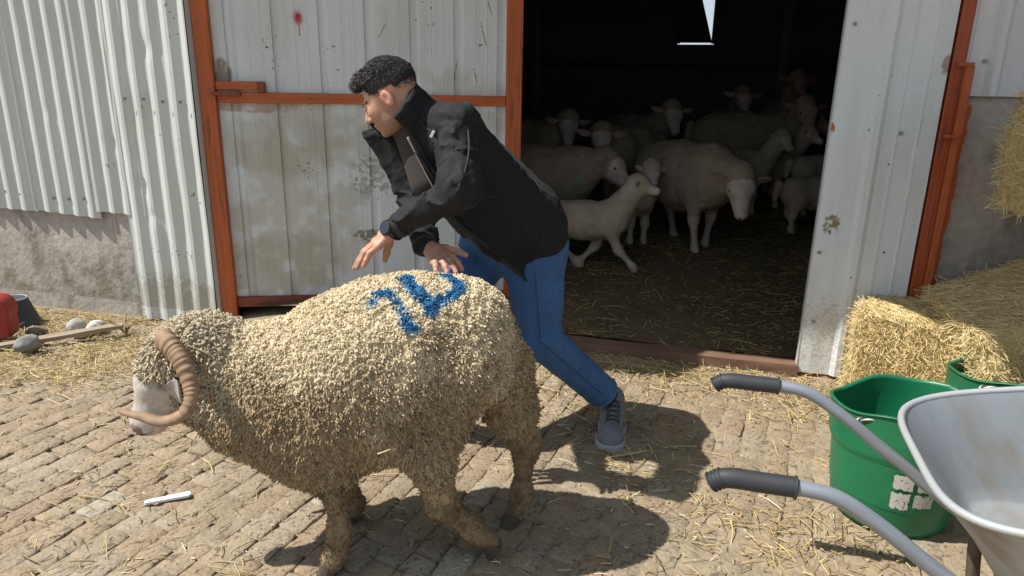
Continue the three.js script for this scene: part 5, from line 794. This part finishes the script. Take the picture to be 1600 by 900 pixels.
// stones, timber, canister and bucket by the left wall
function stone(label, pos, s, col, seed, turn = 0) {
  const g = new THREE.IcosahedronGeometry(1, 4), p = g.attributes.position; for (let i = 0; i < p.count; i++) { const x = p.getX(i), y = p.getY(i), z = p.getZ(i), k = 0.66 + 0.5 * fbm(x * 1.9 + seed, y * 1.9, z * 1.9, 4) + 0.3 * Math.abs(noise(x * 2.6 + seed, y * 2.6, z * 2.6) - 0.5); p.setXYZ(i, x * k * s[0], y * k * s[1], z * k * s[2]); } const m = mergeVertices(new THREE.BufferGeometry().setAttribute('position', p)); m.computeVertexNormals();
  colorize(m, (x, y, z) => { const k = 0.7 + 0.6 * fbm(x * 60, y * 60, z * 60, 3); return col.map(c => c * k); });
  const o = part(numbered('stone'), m, M(0xffffff, 0.95, { vertexColors: true }), scene); tag(o, label, 'stone', 'stones by the left wall'); o.position.set(...pos); o.rotation.y = turn; return o;
}
stone('dark grey rough stone resting against the fallen timber', [-2.50, -0.03, -3.33], [0.065, 0.05, 0.05], [0.23, 0.23, 0.21], 3, 0.5);
stone('pale grey stone beside the white one under the plinth', [-2.47, -0.06, -3.68], [0.05, 0.05, 0.05], [0.40, 0.38, 0.34], 9);
stone('small white lump of stone at the end of the timber', [-2.34, -0.055, -3.66], [0.05, 0.04, 0.035], [0.62, 0.6, 0.55], 14, 0.6);
stone('low white chip of stone in front of the plinth', [-2.40, -0.07, -3.6], [0.05, 0.025, 0.03], [0.6, 0.57, 0.5], 22, 0.3);
stone('small dark stone near the red canister', [-2.66, -0.07, -3.62], [0.06, 0.03, 0.035], [0.2, 0.17, 0.13], 17);
{
  const g = new THREE.BoxGeometry(0.62, 0.022, 0.05, 40, 2, 4), p = g.attributes.position; for (let i = 0; i < p.count; i++) { const n = fbm(p.getX(i) * 6, p.getY(i) * 30, p.getZ(i) * 30, 3) - 0.5; p.setY(i, p.getY(i) + n * 0.02); p.setZ(i, p.getZ(i) + n * 0.02); } g.computeVertexNormals();
  const o = part('timber_plank', g, M([0.33, 0.26, 0.19], 0.95, { map: tex(256, 256, (u, v) => 0.6 + 0.7 * pfbm(u * 0.3, v, 12, 401, 5)) }), scene); tag(o, 'weathered grey plank lying in the straw by the left wall', 'plank'); o.position.set(-2.45, -0.05, -3.5); o.rotation.set(0.1, 0.42, 0.04);
  const dg = thing('dry_weed', 'small clump of dry stems at the foot of the white panel', 'weed', [-2.18, -0.09, -3.66]); const r = rng(8);
  for (let i = 0; i < 26; i++) { const a = r() * 6.28, l = 0.06 + 0.1 * r(); part('stem', tube([[0, 0, 0], [Math.cos(a) * l * 0.4, l * 0.5, Math.sin(a) * l * 0.4], [Math.cos(a) * l, l * (0.5 + 0.4 * r()), Math.sin(a) * l]], 0.0022, 4, 5), M([0.3, 0.22, 0.1], 0.9), dg); }
}
{
  const c = thing('canister', 'red plastic canister at the left edge beside the wall', 'canister', [-2.83, -0.06, -3.52], 0.2);
  const sh = new THREE.Shape(); sh.moveTo(-0.14, 0); sh.lineTo(0.1, 0); sh.quadraticCurveTo(0.115, 0.06, 0.105, 0.08); sh.quadraticCurveTo(0.125, 0.13, 0.11, 0.17); sh.quadraticCurveTo(0.09, 0.21, 0.03, 0.2); sh.lineTo(-0.14, 0.2); sh.lineTo(-0.14, 0);
  part('body', new THREE.ExtrudeGeometry(sh, { depth: 0.1, bevelEnabled: true, bevelSize: 0.012, bevelThickness: 0.012, bevelSegments: 3 }).translate(0, 0.012, -0.05), M([0.30, 0.025, 0.02], 0.5), c);
  part('cap', new THREE.CylinderGeometry(0.03, 0.03, 0.03, 18).translate(-0.05, 0.225, 0), M([0.28, 0.02, 0.02], 0.5), c);
  const b = thing('grey_pail', 'dark blue grey pail upturned against the plinth behind the red canister', 'pail', [-2.87, -0.1, -3.78]);
  part('body', new THREE.LatheGeometry([[0, 0.17], [0.065, 0.17], [0.07, 0.163], [0.115, 0.02], [0.125, 0.018], [0.125, 0], [0.11, 0.0]].map(q => new THREE.Vector2(...q)), 36), M([0.045, 0.055, 0.07], 0.5), b);
  part('bottom_rim', new THREE.TorusGeometry(0.066, 0.005, 8, 36).rotateX(Math.PI / 2).translate(0, 0.17, 0), M([0.3, 0.32, 0.34], 0.5), b);
  const st = part('plastic_stick', new THREE.ExtrudeGeometry((() => { const s = new THREE.Shape(); s.moveTo(-0.065, -0.007); s.lineTo(0.058, -0.012); s.quadraticCurveTo(0.07, 0, 0.058, 0.012); s.lineTo(-0.065, 0.008); s.quadraticCurveTo(-0.072, 0, -0.065, -0.007); return s; })(), { depth: 0.006, bevelEnabled: true, bevelSize: 0.0015, bevelThickness: 0.0015, bevelSegments: 2 }).rotateX(-Math.PI / 2), M([0.74, 0.75, 0.74], 0.4), scene);
  tag(st, 'small white plastic strip lying on the pavers below the ram', 'strip'); st.position.set(-1.085, 0.010, -1.92); st.rotation.y = 0.42;
}
renderer.render(scene, camera);
export { scene, camera, renderer };
